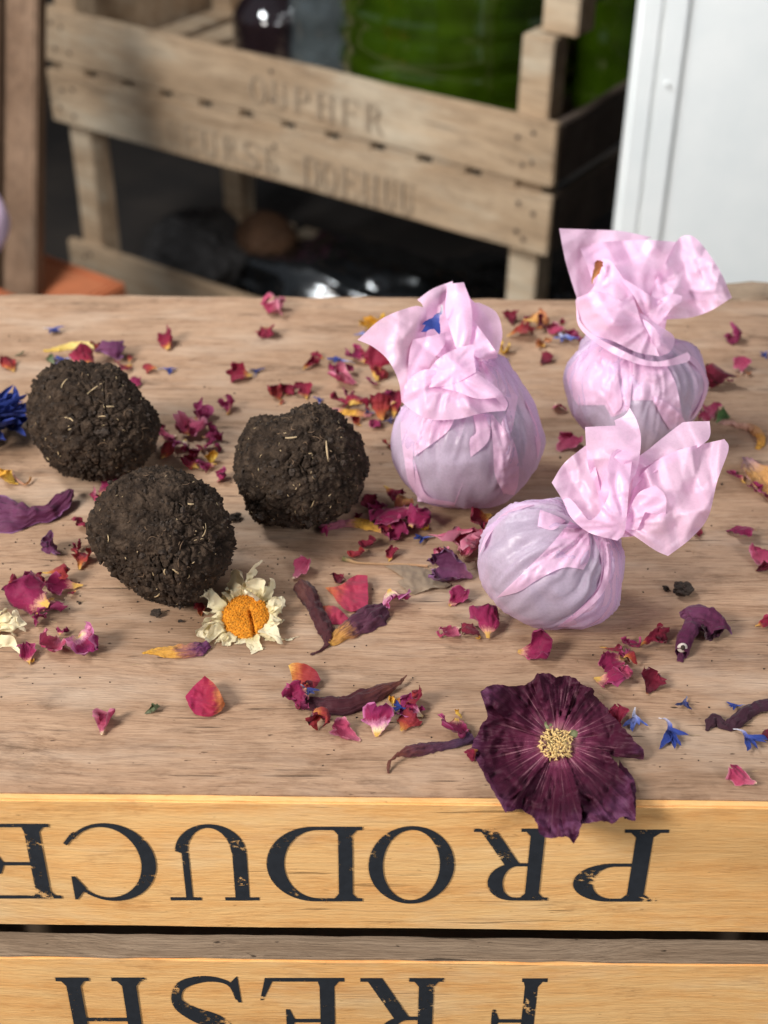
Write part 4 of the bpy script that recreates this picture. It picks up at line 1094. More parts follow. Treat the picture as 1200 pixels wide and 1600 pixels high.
# flared top
flap(A_, DA, [(420, 240, 28), (560, 130, 18), (680, 160, 22), (800, 300, 24), (800, 480, 50), (700, 620, 80), (520, 680, 80), (380, 640, 80), (380, 420, 55)], cA, [], 3)   # backing
flap(A_, DA, [(395, 170, 30), (480, 110, 22), (590, 68, 18), (600, 200, 22), (610, 420, 70), (560, 520, 80), (450, 420, 60), (430, 220, 45)], cA, [(520, 260, 30)], 4)             # back left
flap(A_, DA, [(65, 392, 110), (200, 275, 95), (370, 208, 75), (440, 215, 60), (450, 330, 55), (420, 480, 70), (430, 640, 95), (330, 745, 105), (308, 735, 105), (292, 620, 105), (235, 505, 105), (150, 430, 108)], cA, [(360, 380, 92), (250, 400, 105), (350, 560, 104)], 3)   # left wing
flap(A_, DA, [(370, 390, 92), (550, 352, 75), (545, 420, 80), (470, 520, 100), (420, 640, 108), (340, 640, 112), (350, 480, 104)], cA, [], 3)       # inner left panel
flap(A_, DA, [(660, 100, 30), (700, 180, 34), (745, 190, 28), (832, 242, 26), (864, 345, 36), (852, 430, 52), (830, 492, 66), (760, 498, 80), (700, 480, 88), (670, 400, 70), (650, 250, 45)], cA, [(760, 340, 58), (790, 300, 40), (720, 300, 60)], 4)   # right loop
flap(A_, DA, [(695, 272, 66), (740, 330, 80), (835, 466, 82), (830, 492, 74), (760, 500, 92), (705, 470, 96), (690, 400, 84)], cA, [], 3)
flap(A_, DA, [(560, 92, 26), (600, 80, 40), (652, 74, 34), (692, 200, 66), (697, 330, 88), (682, 418, 98), (610, 442, 98), (575, 330, 78), (550, 230, 50)], cA, [(630, 200, 66)], 2.5)  # bright strip
flap(A_, DA, [(310, 735, 106), (330, 640, 110), (420, 560, 112), (540, 560, 122), (720, 560, 118), (775, 605, 120), (840, 660, 122), (893, 735, 122), (884, 782, 126), (760, 795, 134), (620, 828, 138), (470, 832, 134), (380, 790, 122)], cA, [(560, 680, 142), (720, 690, 138), (640, 760, 142)], 5)  # broad front flap
flap(A_, DA, [(420, 656, 128), (460, 560, 116), (520, 490, 112), (610, 440, 104), (700, 416, 108), (712, 430, 112), (708, 490, 122), (720, 570, 138), (610, 630, 144), (520, 650, 138)], cA, [(600, 530, 138)], 4)   # light fold
flap(A_, DA, [(520, 655, 142), (620, 628, 148), (725, 575, 142), (770, 610, 138), (850, 675, 132), (892, 735, 126), (880, 780, 130), (830, 712, 142), (722, 716, 152), (620, 680, 152)], cA, [], 3)

# ---- bag B : back right
cB = lambda x, y: (840 + x * .3, 330 + y * .3)
NECK[cB] = cB(600, 590)
silB = [cB(*p) for p in [(140, 850), (160, 960), (190, 1070), (260, 1150), (340, 1220), (460, 1270), (560, 1280), (680, 1230), (780, 1130), (850, 1030), (888, 920), (880, 850), (840, 770), (790, 710), (720, 680), (600, 670), (480, 660), (380, 650), (300, 665), (220, 740), (170, 790)]]
B_, DB, bB = bag(995, 622, silB, 108, (.02, .97, .2), 'pink paper bag farthest back, its twisted top reaching in front of the white door', 9, npl=16, core=(995, 616, 88))
pan(B_, DB, bB, cB, [(300, 672), (390, 700), (490, 780), (490, 900), (480, 1020), (440, 1050), (385, 1075), (350, 1010), (210, 1010), (180, 960), (150, 860), (175, 800), (230, 740)], 3)
pan(B_, DB, bB, cB, [(330, 690), (410, 740), (420, 860), (440, 1000), (400, 1060), (350, 960), (335, 820)], 6)
pan(B_, DB, bB, cB, [(425, 745), (490, 785), (490, 900), (480, 1020), (455, 1010), (440, 880)], 7)
pan(B_, DB, bB, cB, [(490, 790), (670, 800), (720, 900), (742, 1000), (755, 1080), (680, 1120), (640, 1050), (600, 985), (490, 985)], 3)
pan(B_, DB, bB, cB, [(600, 960), (690, 1010), (760, 1080), (770, 1100), (690, 1140), (640, 1060)], 6)
pan(B_, DB, bB, cB, [(780, 740), (830, 775), (885, 870), (885, 930), (850, 1030), (800, 1090), (850, 990), (868, 900), (830, 820), (790, 775)], 3)
flap(B_, DB, [(320, 300, 14), (500, 260, -8), (650, 320, 2), (680, 480, 40), (660, 640, 70), (520, 700, 80), (380, 620, 70), (300, 460, 40)], cB, [], 3)
flap(B_, DB, [(112, 90, 10), (260, 95, -6), (430, 103, -22), (595, 136, -30), (560, 155, -20), (480, 260, 0), (400, 400, 25), (300, 470, 50), (205, 455, 60), (165, 330, 45), (138, 230, 30)], cB, [(300, 250, 5)], 3)       # back left wing
flap(B_, DB, [(220, 196, 50), (330, 162, 28), (560, 150, 8), (722, 160, -6), (690, 240, 10), (600, 405, 46), (560, 480, 70), (430, 430, 72), (310, 400, 66), (250, 260, 58)], cB, [(450, 290, 34)], 4)     # centre back
flap(B_, DB, [(722, 160, 0), (772, 126, -8), (830, 146, -6), (905, 240, 6), (960, 330, 14), (1012, 450, 24), (905, 516, 36), (805, 552, 46), (700, 562, 56), (640, 560, 64), (600, 500, 66), (600, 400, 50), (660, 280, 26)], cB, [(800, 320, 36), (760, 450, 30), (880, 400, 28)], 7, 40)  # right wing
flap(B_, DB, [(338, 246, 70), (380, 260, 78), (440, 340, 84), (495, 430, 88), (440, 520, 100), (330, 480, 98), (240, 450, 80), (300, 380, 66)], cB, [(390, 390, 92)], 3)     # pale middle fold
flap(B_, DB, [(425, 345, 84), (480, 370, 86), (620, 455, 84), (690, 432, 78), (752, 440, 76), (752, 470, 80), (700, 505, 86), (660, 560, 90), (625, 592, 92), (560, 545, 96), (500, 440, 96)], cB, [(590, 470, 100)], 3)   # pink twist
flap(B_, DB, [(198, 480, 66), (205, 450, 68), (320, 418, 84), (440, 470, 104), (492, 430, 100), (520, 510, 110), (545, 590, 114), (600, 680, 112), (636, 756, 108), (520, 735, 116), (400, 680, 114), (290, 640, 98), (222, 572, 78)], cB, [(380, 560, 116)], 4)    # front left flap
flap(B_, DB, [(530, 530, 98), (560, 545, 100), (640, 600, 96), (705, 645, 88), (712, 690, 90), (690, 732, 98), (640, 756, 106), (600, 690, 112), (545, 590, 110)], cB, [(640, 660, 112)], 3)
flap(B_, DB, [(545, 560, 104), (590, 590, 116), (630, 640, 118), (640, 700, 116), (610, 690, 116), (570, 620, 116)], cB, [], 2)
flap(B_, DB, [(200, 490, 70), (225, 580, 86), (300, 650, 104), (420, 715, 118), (560, 775, 122), (660, 778, 116), (780, 735, 92), (795, 752, 90), (780, 785, 94), (660, 808, 116), (540, 800, 122), (420, 755, 118), (310, 690, 104), (215, 600, 84)], cB, [], 2, name='twist_band')

# ---- bag C : lying, front right
cC = lambda x, y: (720 + x * .4, 620 + y * .4)
NECK[cC] = cC(635, 500)
silC = [cC(*p) for p in [(64, 610), (72, 690), (100, 760), (150, 815), (240, 880), (300, 902), (400, 905), (500, 895), (560, 872), (608, 815), (620, 740), (632, 650), (622, 580), (610, 545), (560, 520), (490, 480), (420, 430), (390, 402), (310, 400), (230, 415), (160, 455), (95, 530)]]
C_, DC, bC = bag(857, 884, silC, 106, (.62, .55, .45), 'lying pink paper bag nearest the front, its fanned top pointing right', 14, npl=14, core=(853, 880, 90))
pan(C_, DC, bC, cC, [(140, 785), (250, 680), (350, 580), (425, 488), (505, 535), (505, 620), (480, 675), (400, 668), (300, 715), (230, 760)], 4)
pan(C_, DC, bC, cC, [(425, 485), (500, 530), (500, 580), (440, 560), (395, 545)], 6)
pan(C_, DC, bC, cC, [(515, 540), (600, 560), (628, 600), (628, 680), (610, 800), (570, 862), (500, 893), (375, 900), (450, 840), (520, 770), (548, 690), (545, 620)], 4)
pan(C_, DC, bC, cC, [(550, 560), (580, 570), (590, 650), (560, 760), (470, 850), (400, 893), (470, 830), (540, 750), (560, 660)], 7)
pan(C_, DC, bC, cC, [(70, 620), (100, 535), (165, 455), (230, 417), (310, 402), (390, 405), (422, 475), (385, 425), (300, 420), (200, 455), (130, 515)], 3)
pan(C_, DC, bC, cC, [(310, 440), (385, 470), (410, 485), (360, 520), (300, 505)], 5)
flap(C_, DC, [(560, 260, 76), (660, 200, 66), (760, 280, 70), (780, 420, 90), (720, 540, 104), (620, 550, 108), (540, 440, 92)], cC, [], 3)
flap(C_, DC, [(690, 250, 80), (740, 200, 70), (850, 112, 50), (882, 98, 44), (972, 95, 46), (974, 150, 52), (945, 185, 66), (820, 260, 86), (700, 330, 100), (660, 400, 106)], cC, [(830, 180, 66)], 4)   # back right wing
flap(C_, DC, [(645, 470, 112), (668, 390, 106), (700, 310, 98), (780, 240, 88), (880, 200, 78), (1030, 165, 62), (1046, 206, 64), (1002, 330, 84), (966, 470, 100), (900, 552, 108), (810, 622, 116), (760, 600, 118), (690, 552, 116), (640, 520, 114)], cC, [(800, 380, 122), (750, 480, 134), (900, 330, 104), (740, 350, 104), (860, 500, 118)], 7, 70)   # right wing
flap(C_, DC, [(650, 470, 118), (690, 380, 122), (760, 345, 132), (800, 390, 136), (800, 470, 138), (720, 450, 134), (690, 520, 128), (642, 518, 118)], cC, [], 4)
flap(C_, DC, [(355, 335, 84), (405, 258, 74), (488, 190, 72), (520, 250, 80), (560, 420, 104), (600, 480, 112), (640, 530, 118), (610, 562, 122), (500, 528, 122), (430, 470, 112), (395, 400, 98)], cC, [(450, 340, 84)], 4)   # left wrap, inner side
flap(C_, DC, [(485, 118, 92), (605, 112, 90), (600, 92, 84), (640, 72, 84), (660, 42, 82), (690, 100, 90), (704, 170, 98), (690, 280, 106), (658, 352, 112), (648, 480, 120), (600, 500, 122), (555, 420, 112), (530, 360, 106), (496, 260, 98)], cC, [(600, 250, 106)], 4)   # tall light panel
flap(C_, DC, [(610, 204, 118), (650, 212, 114), (668, 242, 116), (657, 352, 126), (642, 520, 128), (612, 562, 128), (500, 530, 128), (430, 470, 118), (400, 400, 104), (430, 400, 112), (495, 480, 130), (515, 478, 134), (550, 440, 134), (580, 370, 132), (570, 300, 126), (585, 230, 120)], cC, [(610, 420, 142)], 3)   # folded light strip

# ================================================================== FLOWERS
# ---- large dark hollyhock
cH = lambda x, y: (680 + x * .3, 1020 + y * .3)
HC = cH(635, 465)
hout = [(235, 205, 26), (300, 165, 26), (420, 175, 18), (500, 150, 22), (530, 105, 36), (600, 110, 30), (640, 125, 22), (700, 120, 24), (760, 160, 22), (820, 185, 24), (825, 215, 18), (880, 270, 16), (960, 370, 16), (1000, 410, 20), (1040, 460, 18), (1085, 510, 14), (1080, 555, 6), (1040, 550, 10), (940, 540, 14), (905, 525, 8),
        (945, 575, 14), (990, 640, 18), (1035, 670, 20), (1012, 682, 16), (1040, 800, 22), (1040, 872, 14), (980, 855, 16), (920, 895, 12), (890, 880, 16), (800, 885, 10), (760, 895, 14), (740, 960, 10), (720, 995, 4), (685, 960, 12), (600, 965, 10), (545, 945, 14), (530, 890, 8), (500, 850, 14), (450, 815, 8), (400, 825, 16), (370, 830, 20),
        (365, 770, 10), (330, 740, 16), (290, 660, 14), (250, 600, 16), (260, 570, 10), (230, 520, 14), (200, 470, 12), (240, 380, 16), (270, 330, 20), (260, 280, 22)]
def hpuv(x, y):
    dx, dy = (x - HC[0]), (y - HC[1]) * 1.05; r_ = np.hypot(dx, dy) / 135.0; a = np.arctan2(dy, dx)
    return np.stack([np.cos(a), np.sin(a), r_], -1)
def hextra(x, y):
    dx, dy = x - HC[0], y - HC[1]; r_ = np.hypot(dx, dy); a = np.arctan2(dy, dx)
    pl = tri(a / (2 * math.pi) * 37 + .8 * vnoise(np.stack([np.cos(a) * 6, np.sin(a) * 6, r_ / 40], -1), 13) + .35 * vnoise(np.stack([np.cos(a) * 3, np.sin(a) * 3, r_ / 60], -1), 3)) * 2.6 * np.clip(r_ / 70, 0, 1)
    lobe = np.cos(a * 5 + .6) * 5 * np.clip(r_ / 110, 0, 1)
    return pl + lobe + 8 * crumple(x, y, 22, 77) * np.clip(r_ / 60, 0, 1) + 4.5 * vnoise(np.stack([x / 14, y / 14, x * 0], -1), 9) * np.clip((r_ - 60) / 60, 0, 1)
m, nt, out = newmat('dark_hollyhock'); nb = NB(nt)
uv = nb.puv(); sp = nb.n('ShaderNodeSeparateXYZ', i_0=uv); rad = sp.outputs[2]
st = nb.noise(nb.mapv(uv, 9, 9, .9), 1.6, 3, .6); st2 = nb.noise(nb.mapv(uv, 26, 26, 1.2), 1.0, 2, .6)
n1 = nb.noise(nb.geo(), 160, 5, .65)
rr = nb.math('ADD', rad, nb.math('MULTIPLY', nb.math('SUBTRACT', st, .5), .3))
col = nb.ramp(rr, [(.06, srgb(180, 170, 110)), (.16, srgb(150, 96, 104)), (.26, srgb(112, 46, 74)), (.44, srgb(74, 20, 44)), (.8, srgb(56, 13, 33)), (1.0, srgb(66, 22, 46))])
ve = nb.math('MULTIPLY', nb.ramp(st2, [(.58, 0.0), (.66, 1.0)]), nb.ramp(rad, [(.2, .8), (.72, 0.05)]))
col = nb.mix(ve, col, srgb(206, 150, 160))
col = nb.mix(nb.math('MULTIPLY', nb.ramp(n1, [(.5, 0.0), (.75, 1.0)]), .6), col, srgb(48, 14, 32))
col = nb.mix(nb.math('MULTIPLY', nb.ramp(rad, [(.86, 0.0), (1.1, 1.0)]), nb.ramp(n1, [(.4, 0.0), (.6, .6)])), col, srgb(108, 62, 94))
p = principled(nb, out, col, .6, nb.bump(nb.math('ADD', st2, n1), .6, .0012)); p.inputs['Specular IOR Level'].default_value = .2
M['holly'] = m
hr = empty('hollyhock_flower', tuple(P(*HC))); setp(hr, 'large dark purple dried hollyhock flower overhanging the lettered edge', 'flower')
HCT = [(*cH(635, 465), 4), (*cH(560, 400), 6), (*cH(720, 400), 6), (*cH(640, 570), 7), (*cH(520, 560), 9), (*cH(780, 540), 10), (*cH(800, 660), 16), (*cH(500, 320), 13), (*cH(680, 260), 13), (*cH(380, 420), 13), (*cH(420, 640), 16), (*cH(640, 760), 16)]
hc3 = (635, 465, 4)
for li, (i0, i1) in enumerate(((0, 5), (4, 10), (9, 20), (19, 31), (30, 42), (41, 52))):
    pts = [hout[i % len(hout)] for i in range(i0, i1 + 1)]; n_ = len(pts)
    pts = [(x, y, h * 1.35 + (9 if k_ < n_ * .5 else 0) * abs(1 - 2 * k_ / (n_ - 1))) for k_, (x, y, h) in enumerate(pts)]
    a0_, a1_ = pts[0], pts[-1]
    def back(p, q, t, rot):   # edge running back to the eye, swung outward to overlap the neighbour
        dx, dy = (p[0] - 635) * t, (p[1] - 465) * t; c_, s_ = math.cos(rot), math.sin(rot)
        return (635 + dx * c_ - dy * s_, 465 + dx * s_ + dy * c_, p[2] * t + 4 + q)
    edge1 = [back(a1_, 1, .75, .10), back(a1_, 1, .45, .16), back(a1_, 0, .15, .2)]
    edge0 = [back(a0_, 3, .15, -.2), back(a0_, 5, .45, -.16), back(a0_, 6, .75, -.10)]
    sheet('petal', [(*cH(x, y), h) for x, y, h in pts + edge1 + edge0], M['holly'], hr, [], 'h', sp=3.0, seed=41 + li, puv=hpuv, rough_edge=1.5, extra=hextra, lam=1e-3)
# back lobes that show at the rim
sheet('back_petal', [(*cH(x, y), h) for x, y, h in [(200, 470, 6), (180, 500, 3), (230, 590, 4), (290, 700, 5), (365, 830, 4), (420, 800, 8), (330, 640, 8), (260, 520, 8)]], M['holly'], hr, mode='h', sp=3, seed=43, puv=hpuv, rough_edge=1.5, cr=2, crs=12)
sheet('back_petal', [(*cH(x, y), h) for x, y, h in [(960, 560, 6), (1035, 670, 8), (1045, 880, 6), (985, 860, 8), (940, 700, 10)]], M['holly'], hr, mode='h', sp=3, seed=44, puv=hpuv, rough_edge=1.5, cr=2, crs=12)
M['stamen'] = plain('stamen', srgb(222, 190, 128), .8, .25, 900); M['green_eye'] = plain('green_eye', srgb(110, 112, 76), .7, .3, 400)
def stamen_column():
    rng = np.random.RandomState(6); V, Fc = [], []; cv, cf = ico(1)
    c0 = cH(632, 472); s = pxsize(*c0)
    for i in range(260):
        t = rng.rand(); a = rng.uniform(0, 2 * math.pi); r_ = 27 * math.sqrt(t)
        hgt = 10 + 15 * math.sqrt(max(0, 1 - t)) + rng.uniform(-2, 2)
        p_ = P(c0[0] + r_ * math.cos(a), c0[1] + r_ * math.sin(a) * .95, hgt * s)
        ax = rng.normal(size=3); ax /= np.linalg.norm(ax)
        q = cv * rng.uniform(.5, 1.0); q = q + np.outer(q @ ax, ax) * rng.uniform(1.0, 5.0)
        b = len(V) * len(cv); V.append(q * s * 1.5 + p_); Fc += [[x + b for x in f] for f in cf]
    return mesh('stamen_column', np.concatenate(V), Fc)
setp(link('stamen_column', stamen_column(), M['stamen'], hr), kind='stuff')
for x, y, r_ in ((690, 378, 9), (722, 425, 8), (590, 385, 10), (660, 360, 7)):
    px_, py_ = cH(x, y); s = pxsize(px_, py_); cv, cf = ico(3)
    link('green_sepal', mesh('green_sepal', cv * np.array([1, 1, .8]) * r_ * s * (1 + .15 * fbm(cv * 2 + x, 3, 2))[:, None] + P(px_, py_, 12 * s), cf), M['green_eye'], hr)

# ---- daisy
def daisy(cx, cy, rd, label, n=19, seed=2, only=None, lift=11):
    s = pxsize(cx, cy); root = empty('daisy_flower', tuple(P(cx, cy))); setp(root, label, 'flower', 'dried cream daisies')
    rng = random.Random(seed)
    # domed disc leaning to the camera
    cv, cf = ico(5); Cw = []
    X = cv.copy(); X[:, 2] = np.where(X[:, 2] < 0, X[:, 2] * .5, X[:, 2] * .42)
    r2 = np.hypot(X[:, 0], X[:, 1]); X[:, 2] -= .16 * np.exp(-(r2 / .28) ** 2)
    split = np.exp(-((X[:, 0] - .22 + .25 * X[:, 1]) / .07) ** 2) * (X[:, 1] < .25); X[:, 2] -= split * .34
    ph = np.arctan2(X[:, 1], X[:, 0])
    X[:, 2] += .03 * np.sin(r2 * 42 + ph * 3) * (r2 > .1)
    tilt = R(24); ct, st_ = math.cos(tilt), math.sin(tilt)
    def tow(Q): # local (right, back, up) -> world, tipped toward the camera
        Q = np.asarray(Q, float); y_, z_ = Q[:, 1] * ct - Q[:, 2] * st_, Q[:, 1] * st_ + Q[:, 2] * ct
        return np.stack([Q[:, 0], y_, z_], -1)
    c3 = P(cx, cy, lift * s)
    link('disc', mesh('disc', tow(X * rd * s * np.array([1, 1.06, 1])) + c3, cf), M['disc'], root)
    V, Fc = [], []; bv, bf = ico(1)
    N = 330
    for i in range(N):
        r_ = math.sqrt((i + .5) / N); a = i * 2.39996
        x, y = r_ * math.cos(a), r_ * math.sin(a)
        z = .42 * math.sqrt(max(0, 1 - r_ * r_ * .97)) - .16 * math.exp(-(r_ / .28) ** 2)
        if abs(x - .22 + .25 * y) < .075 and y < .25: z -= .2
        q = bv * np.array([.034, .034, .06]) * rng.uniform(.8, 1.25) + np.array([x, y, z])
        b = len(V) * len(bv); V.append(q); Fc += [[k + b for k in f] for f in bf]
    setp(link('disc_florets', mesh('disc_florets', tow(np.concatenate(V) * rd * s * np.array([1, 1.06, 1])) + c3, Fc), M['disc'], root), kind='stuff')
    # ray petals
    def ray(a, L, w, dz, curl, tw, sd, start=.88, side=0.0):
        n_, m_ = 22, 9; S = np.linspace(0, 1, n_); T = np.linspace(-1, 1, m_); Q = []; A = []
        wid = np.interp(S, [0, .15, .5, .85, 1], [.5, .8, 1, .85, .35]) * w
        th = dz + curl * S
        rr = start * rd + np.cumsum(np.cos(th)) / n_ * L; zz = np.cumsum(np.sin(th)) / n_ * L
        for i in range(n_):
            rot = tw * S[i]; an = a + side * S[i] ** 2
            e1 = np.array([math.cos(an), math.sin(an), 0]); e2 = np.array([-math.sin(an), math.cos(an), 0])
            off = np.outer(T * wid[i] * math.cos(rot), e2); off[:, 2] += T * wid[i] * math.sin(rot) + (T ** 2) * wid[i] * .45
            Q.append(e1 * rr[i] + np.array([0, 0, zz[i]]) + off); A.append(np.stack([T, np.full(m_, S[i]), np.full(m_, sd)], -1))
        Q = np.concatenate(Q); A = np.concatenate(A)
        ns = np.stack([vnoise(Q / (w * 1.5) + sd * 3.1 + k * 5, 60 + k) + .6 * vnoise(Q / (w * .7) + sd * 1.3, 70 + k) for k in range(3)], -1) * w * .78 * (.3 + A[:, 1:2])
        Q = Q + ns
        Wd = tow(Q * s) + c3; Wd[:, 2] = np.maximum(Wd[:, 2], .0003 + .0002 * np.abs(A[:, 0]))
        link('ray_petal', mesh('ray_petal', Wd, grid_faces(n_, m_), True, A), SM['white_ray'], root)
    for i in range(n):
        a = 2 * math.pi * i / n + rng.uniform(-.1, .1)
        if only and not (only[0] < a % (2 * math.pi) < only[1]): continue
        ray(a, rd * rng.uniform(1.1, 1.5), rd * rng.uniform(.20, .33), rng.uniform(.6, 1.4), rng.uniform(-4.2, -1.4), rng.uniform(-2.2, 2.2), i + seed * 31, side=rng.uniform(-.25, .25))
    return root, ray
M['disc'] = plain('daisy_disc', srgb(204, 132, 24), .85, .4, 700)
dr, ray = daisy(384, 966, 38, 'dried cream daisy with orange centre in front of the soil ball', 28, 2)
ray(R(88), 62, 11, .75, .2, 1.6, 91, side=-.18); ray(R(70), 34, 13, .5, .8, .4, 92); ray(R(100), 30, 12, .3, .6, -.3, 93)
ray(R(60), 40, 13, 2.3, -.6, .4, 94, start=1.0)
ray(R(-42), 58, 9, .1, -.5, 1.5, 95, side=.3)
dl, ray2 = daisy(-34, 985, 34, 'cream daisy cut by the left edge of the picture', 15, 9)
ray2(R(18), 52, 12, .2, -.3, .8, 96, start=.6); ray2(R(-28), 46, 14, .2, -.4, .5, 97, start=.8)

# ---- blue cornflower at the left edge
cf_root = empty('cornflower', tuple(P(-12, 668))); setp(cf_root, 'bright blue cornflower head at the left edge beside the soil ball', 'flower')
rg = random.Random(12); s = pxsize(0, 668)
for i in range(26):
    a = rg.uniform(-75, 85) if i > 3 else rg.uniform(90, 250)
    el = rg.uniform(8, 60)
    V, A, Fc = floret_mesh(rg.uniform(66, 88) * s, 900 + i * 7, 5, .6)
    V[:, 0] += V[:, 0].max(); V = V * np.array([1, 1.7, 1.6])
    ce, se = math.cos(R(el)), math.sin(R(el)); V = np.stack([V[:, 0] * ce - V[:, 2] * se, V[:, 1], V[:, 0] * se + V[:, 2] * ce], -1)
    d0 = P(0, 668); d1 = P(math.cos(R(a)) * 10, 668 - math.sin(R(a)) * 10); yaw = math.atan2(d1[1] - d0[1], d1[0] - d0[0])
    c_, s__ = math.cos(yaw), math.sin(yaw); V = np.stack([V[:, 0] * c_ - V[:, 1] * s__, V[:, 0] * s__ + V[:, 1] * c_, V[:, 2]], -1) + P(-14, 688, 4 * s)
    V[:, 2] = np.maximum(V[:, 2], .0004)
    link('floret', mesh('floret', V, Fc, True, A), PM['bl'], cf_root)
M['calyx'] = plain('calyx', srgb(70, 70, 52), .8, .3, 300)
cv, cfc = ico(3); link('calyx', mesh('calyx', cv * np.array([14, 14, 10]) * s + P(-18, 690, 9 * s), cfc), M['calyx'], cf_root)

# ---- small dark bud / rolled hollyhock
br = empty('hollyhock_bud', tuple(P(1085, 1000))); setp(br, 'small shrivelled purple hollyhock bud with a white cut stem end', 'flower bud')
strip('bud_petal', [(1072, 958, 22, 24), (1095, 962, 26, 34), (1114, 975, 20, 40), (1120, 992, 14, 40)], SM['violet'], br, 3.6, roll=-.5, rough=.12, seed=51, down=True)
strip('bud_petal', [(1100, 975, 22, 24), (1112, 988, 14, 36), (1118, 998, 10, 30)], SM['aubergine'], br, 2.6, roll=.3, rough=.14, seed=52)
strip('bud_petal', [(1064, 962, 14, 14), (1078, 955, 22, 20), (1092, 956, 24, 18)], SM['violet'], br, 2.4, rough=.16, seed=53, down=True)
strip('bud_tube', [(1088, 968, 16, 28), (1078, 985, 16, 27), (1070, 1002, 13, 25), (1065, 1020, 10, 20)], SM['violet'], br, 6.1, rough=.07, seed=54, down=True)
strip('bud_tip', [(1066, 1018, 4, 12), (1064, 1028, 2, 11), (1063, 1035, 1, 8)], SM['violet'], br, 3.0, rough=.1, seed=55, down=True)
s = pxsize(1066, 1012); cv, cfc = ico(3)
M['cut'] = plain('cut_stem', srgb(196, 186, 176), .8, .2, 900)
q = cv * np.array([8, 5, 9]) * s; fv = Vector(raydir(1066, 1012)).normalized()
link('cut_end', mesh('cut_end', q + P(1066, 1012, 10 * s) - np.array(fv) * 10 * s, cfc), M['cut'], br)
link('stem_hollow', mesh('stem_hollow', cv * np.array([3.4, 4, 4.4]) * s + P(1067, 1012, 11 * s) - np.array(fv) * 15.5 * s, cfc), M['crumb'], br)  # dark lump in place of the stem's hole, its shade put into the colour

# ---- long dried petals (label, spine, material ...)
def dried(label, spine, mat, x=None, **kw):
    o = strip('dried_petal', spine, SM[mat], None, **kw); me = o.data
    co = np.zeros(len(me.vertices) * 3, np.float32); me.vertices.foreach_get('co', co); co = co.reshape(-1, 3)
    c_ = co.mean(0); c_[2] = co[:, 2].min(); me.vertices.foreach_set('co', (co - c_).ravel()); me.update(); o.location = c_
    return setp(o, label, 'petal', 'long dried petals')
dried('dark brown rolled petal standing right of the daisy, its thin tail curling forward', [(470, 912, 16, 26), (482, 928, 14, 28), (492, 948, 10, 22), (502, 968, 8, 26), (510, 988, 6, 22), (512, 1000, 5, 12), (507, 1010, 4, 5), (497, 1018, 2, 4), (486, 1023, 1, 3)], 'dark_tube', cc=4.6, rough=.16, seed=61, down=True)
dried('plum petal with ochre base lying right of the daisy', [(508, 1002, 3, 12), (520, 1000, 5, 20), (540, 985, 9, 30), (565, 970, 12, 44), (585, 957, 12, 48), (602, 950, 8, 30)], 'ochre_plum', cc=2.6, rough=.10, seed=62, down=True)
dried('long maroon petal with brown tip between the orange petals and the hollyhock', [(636, 1055, 14, 3), (622, 1067, 13, 9), (600, 1076, 11, 22), (570, 1090, 9, 36), (540, 1101, 8, 40), (510, 1101, 7, 36), (484, 1098, 6, 26), (466, 1098, 4, 18)], 'maroon', cc=2.8, rough=.09, seed=63, down=True)
dried('thin maroon petal with a bent brown tail touching the hollyhock', [(606, 1208, 2, 3), (608, 1192, 10, 5), (622, 1179, 14, 8), (642, 1172, 12, 20), (665, 1168, 8, 22), (690, 1165, 6, 16), (715, 1160, 8, 14), (738, 1150, 10, 22)], 'maroon2', cc=2.8, rough=.12, seed=64, down=True)
dried('twisted aubergine petal at the right edge behind the blue florets', [(1104, 1140, 2, 4), (1112, 1130, 6, 16), (1120, 1124, 6, 18), (1132, 1134, 6, 16), (1150, 1126, 8, 22), (1170, 1108, 9, 22), (1195, 1100, 8, 22), (1230, 1096, 6, 18)], 'aubergine', cc=3.6, twist=1.5, rough=.12, seed=65, down=True)
dried('yellow petal turning purple lying left of the daisy', [(222, 1021, 1, 3), (234, 1019, 3, 10), (252, 1018, 5, 20), (272, 1017, 7, 24), (294, 1016, 8, 28), (312, 1012, 8, 26), (326, 1006, 6, 16)], 'yellow_purple', cc=2.4, rough=.13, seed=66, down=True)
dried('pink and yellow twisted petal reaching out from under the soil ball', [(500, 829, 3, 12), (520, 822, 4, 14), (545, 817, 6, 16), (568, 817, 7, 20), (590, 825, 5, 16), (610, 833, 3, 6)], 'rose_yellow', cc=2.0, twist=1.2, rough=.12, seed=67, down=True)
dried('tan and pink withered petal arching right of the back wrapped bag', [(1118, 657, 2, 10), (1138, 660, 4, 12), (1158, 664, 6, 12), (1176, 668, 7, 16), (1188, 678, 8, 16), (1190, 692, 5, 12), (1182, 702, 1, 6)], 'tan_pink', cc=2.2, rough=.14, seed=68, down=True)
dried('long pale yellow petal behind the back left soil ball', [(68, 549, 1, 4), (85, 546, 3, 9), (105, 541, 4, 15), (128, 538, 5, 18), (148, 541, 4, 14)], 'yellow_long', cc=1.8, rough=.1, seed=69, down=True)
dried('purple petal folded round a tan centre at the right edge', [(1164, 714, 3, 5), (1170, 724, 7, 22), (1182, 740, 9, 40), (1198, 758, 9, 48), (1220, 782, 6, 40)], 'violet_tan', cc=2.4, rough=.08, seed=70)
dried('large crinkled purple petal with an upturned end at the left edge', [(-50, 800, 12, 96), (-10, 802, 13, 84), (25, 806, 13, 58), (50, 806, 12, 34), (72, 800, 13, 28), (92, 788, 16, 30), (102, 772, 20, 20), (106, 764, 22, 10)], 'violet', cc=1.9, rough=.10, seed=71, down=True)
dried('long yellow petal tucked behind the middle soil ball', [(515, 640, 2, 6), (530, 642, 4, 12), (555, 644, 5, 14), (580, 648, 3, 8)], 'rose_yellow', cc=2.0, rough=.12, seed=72, down=True)
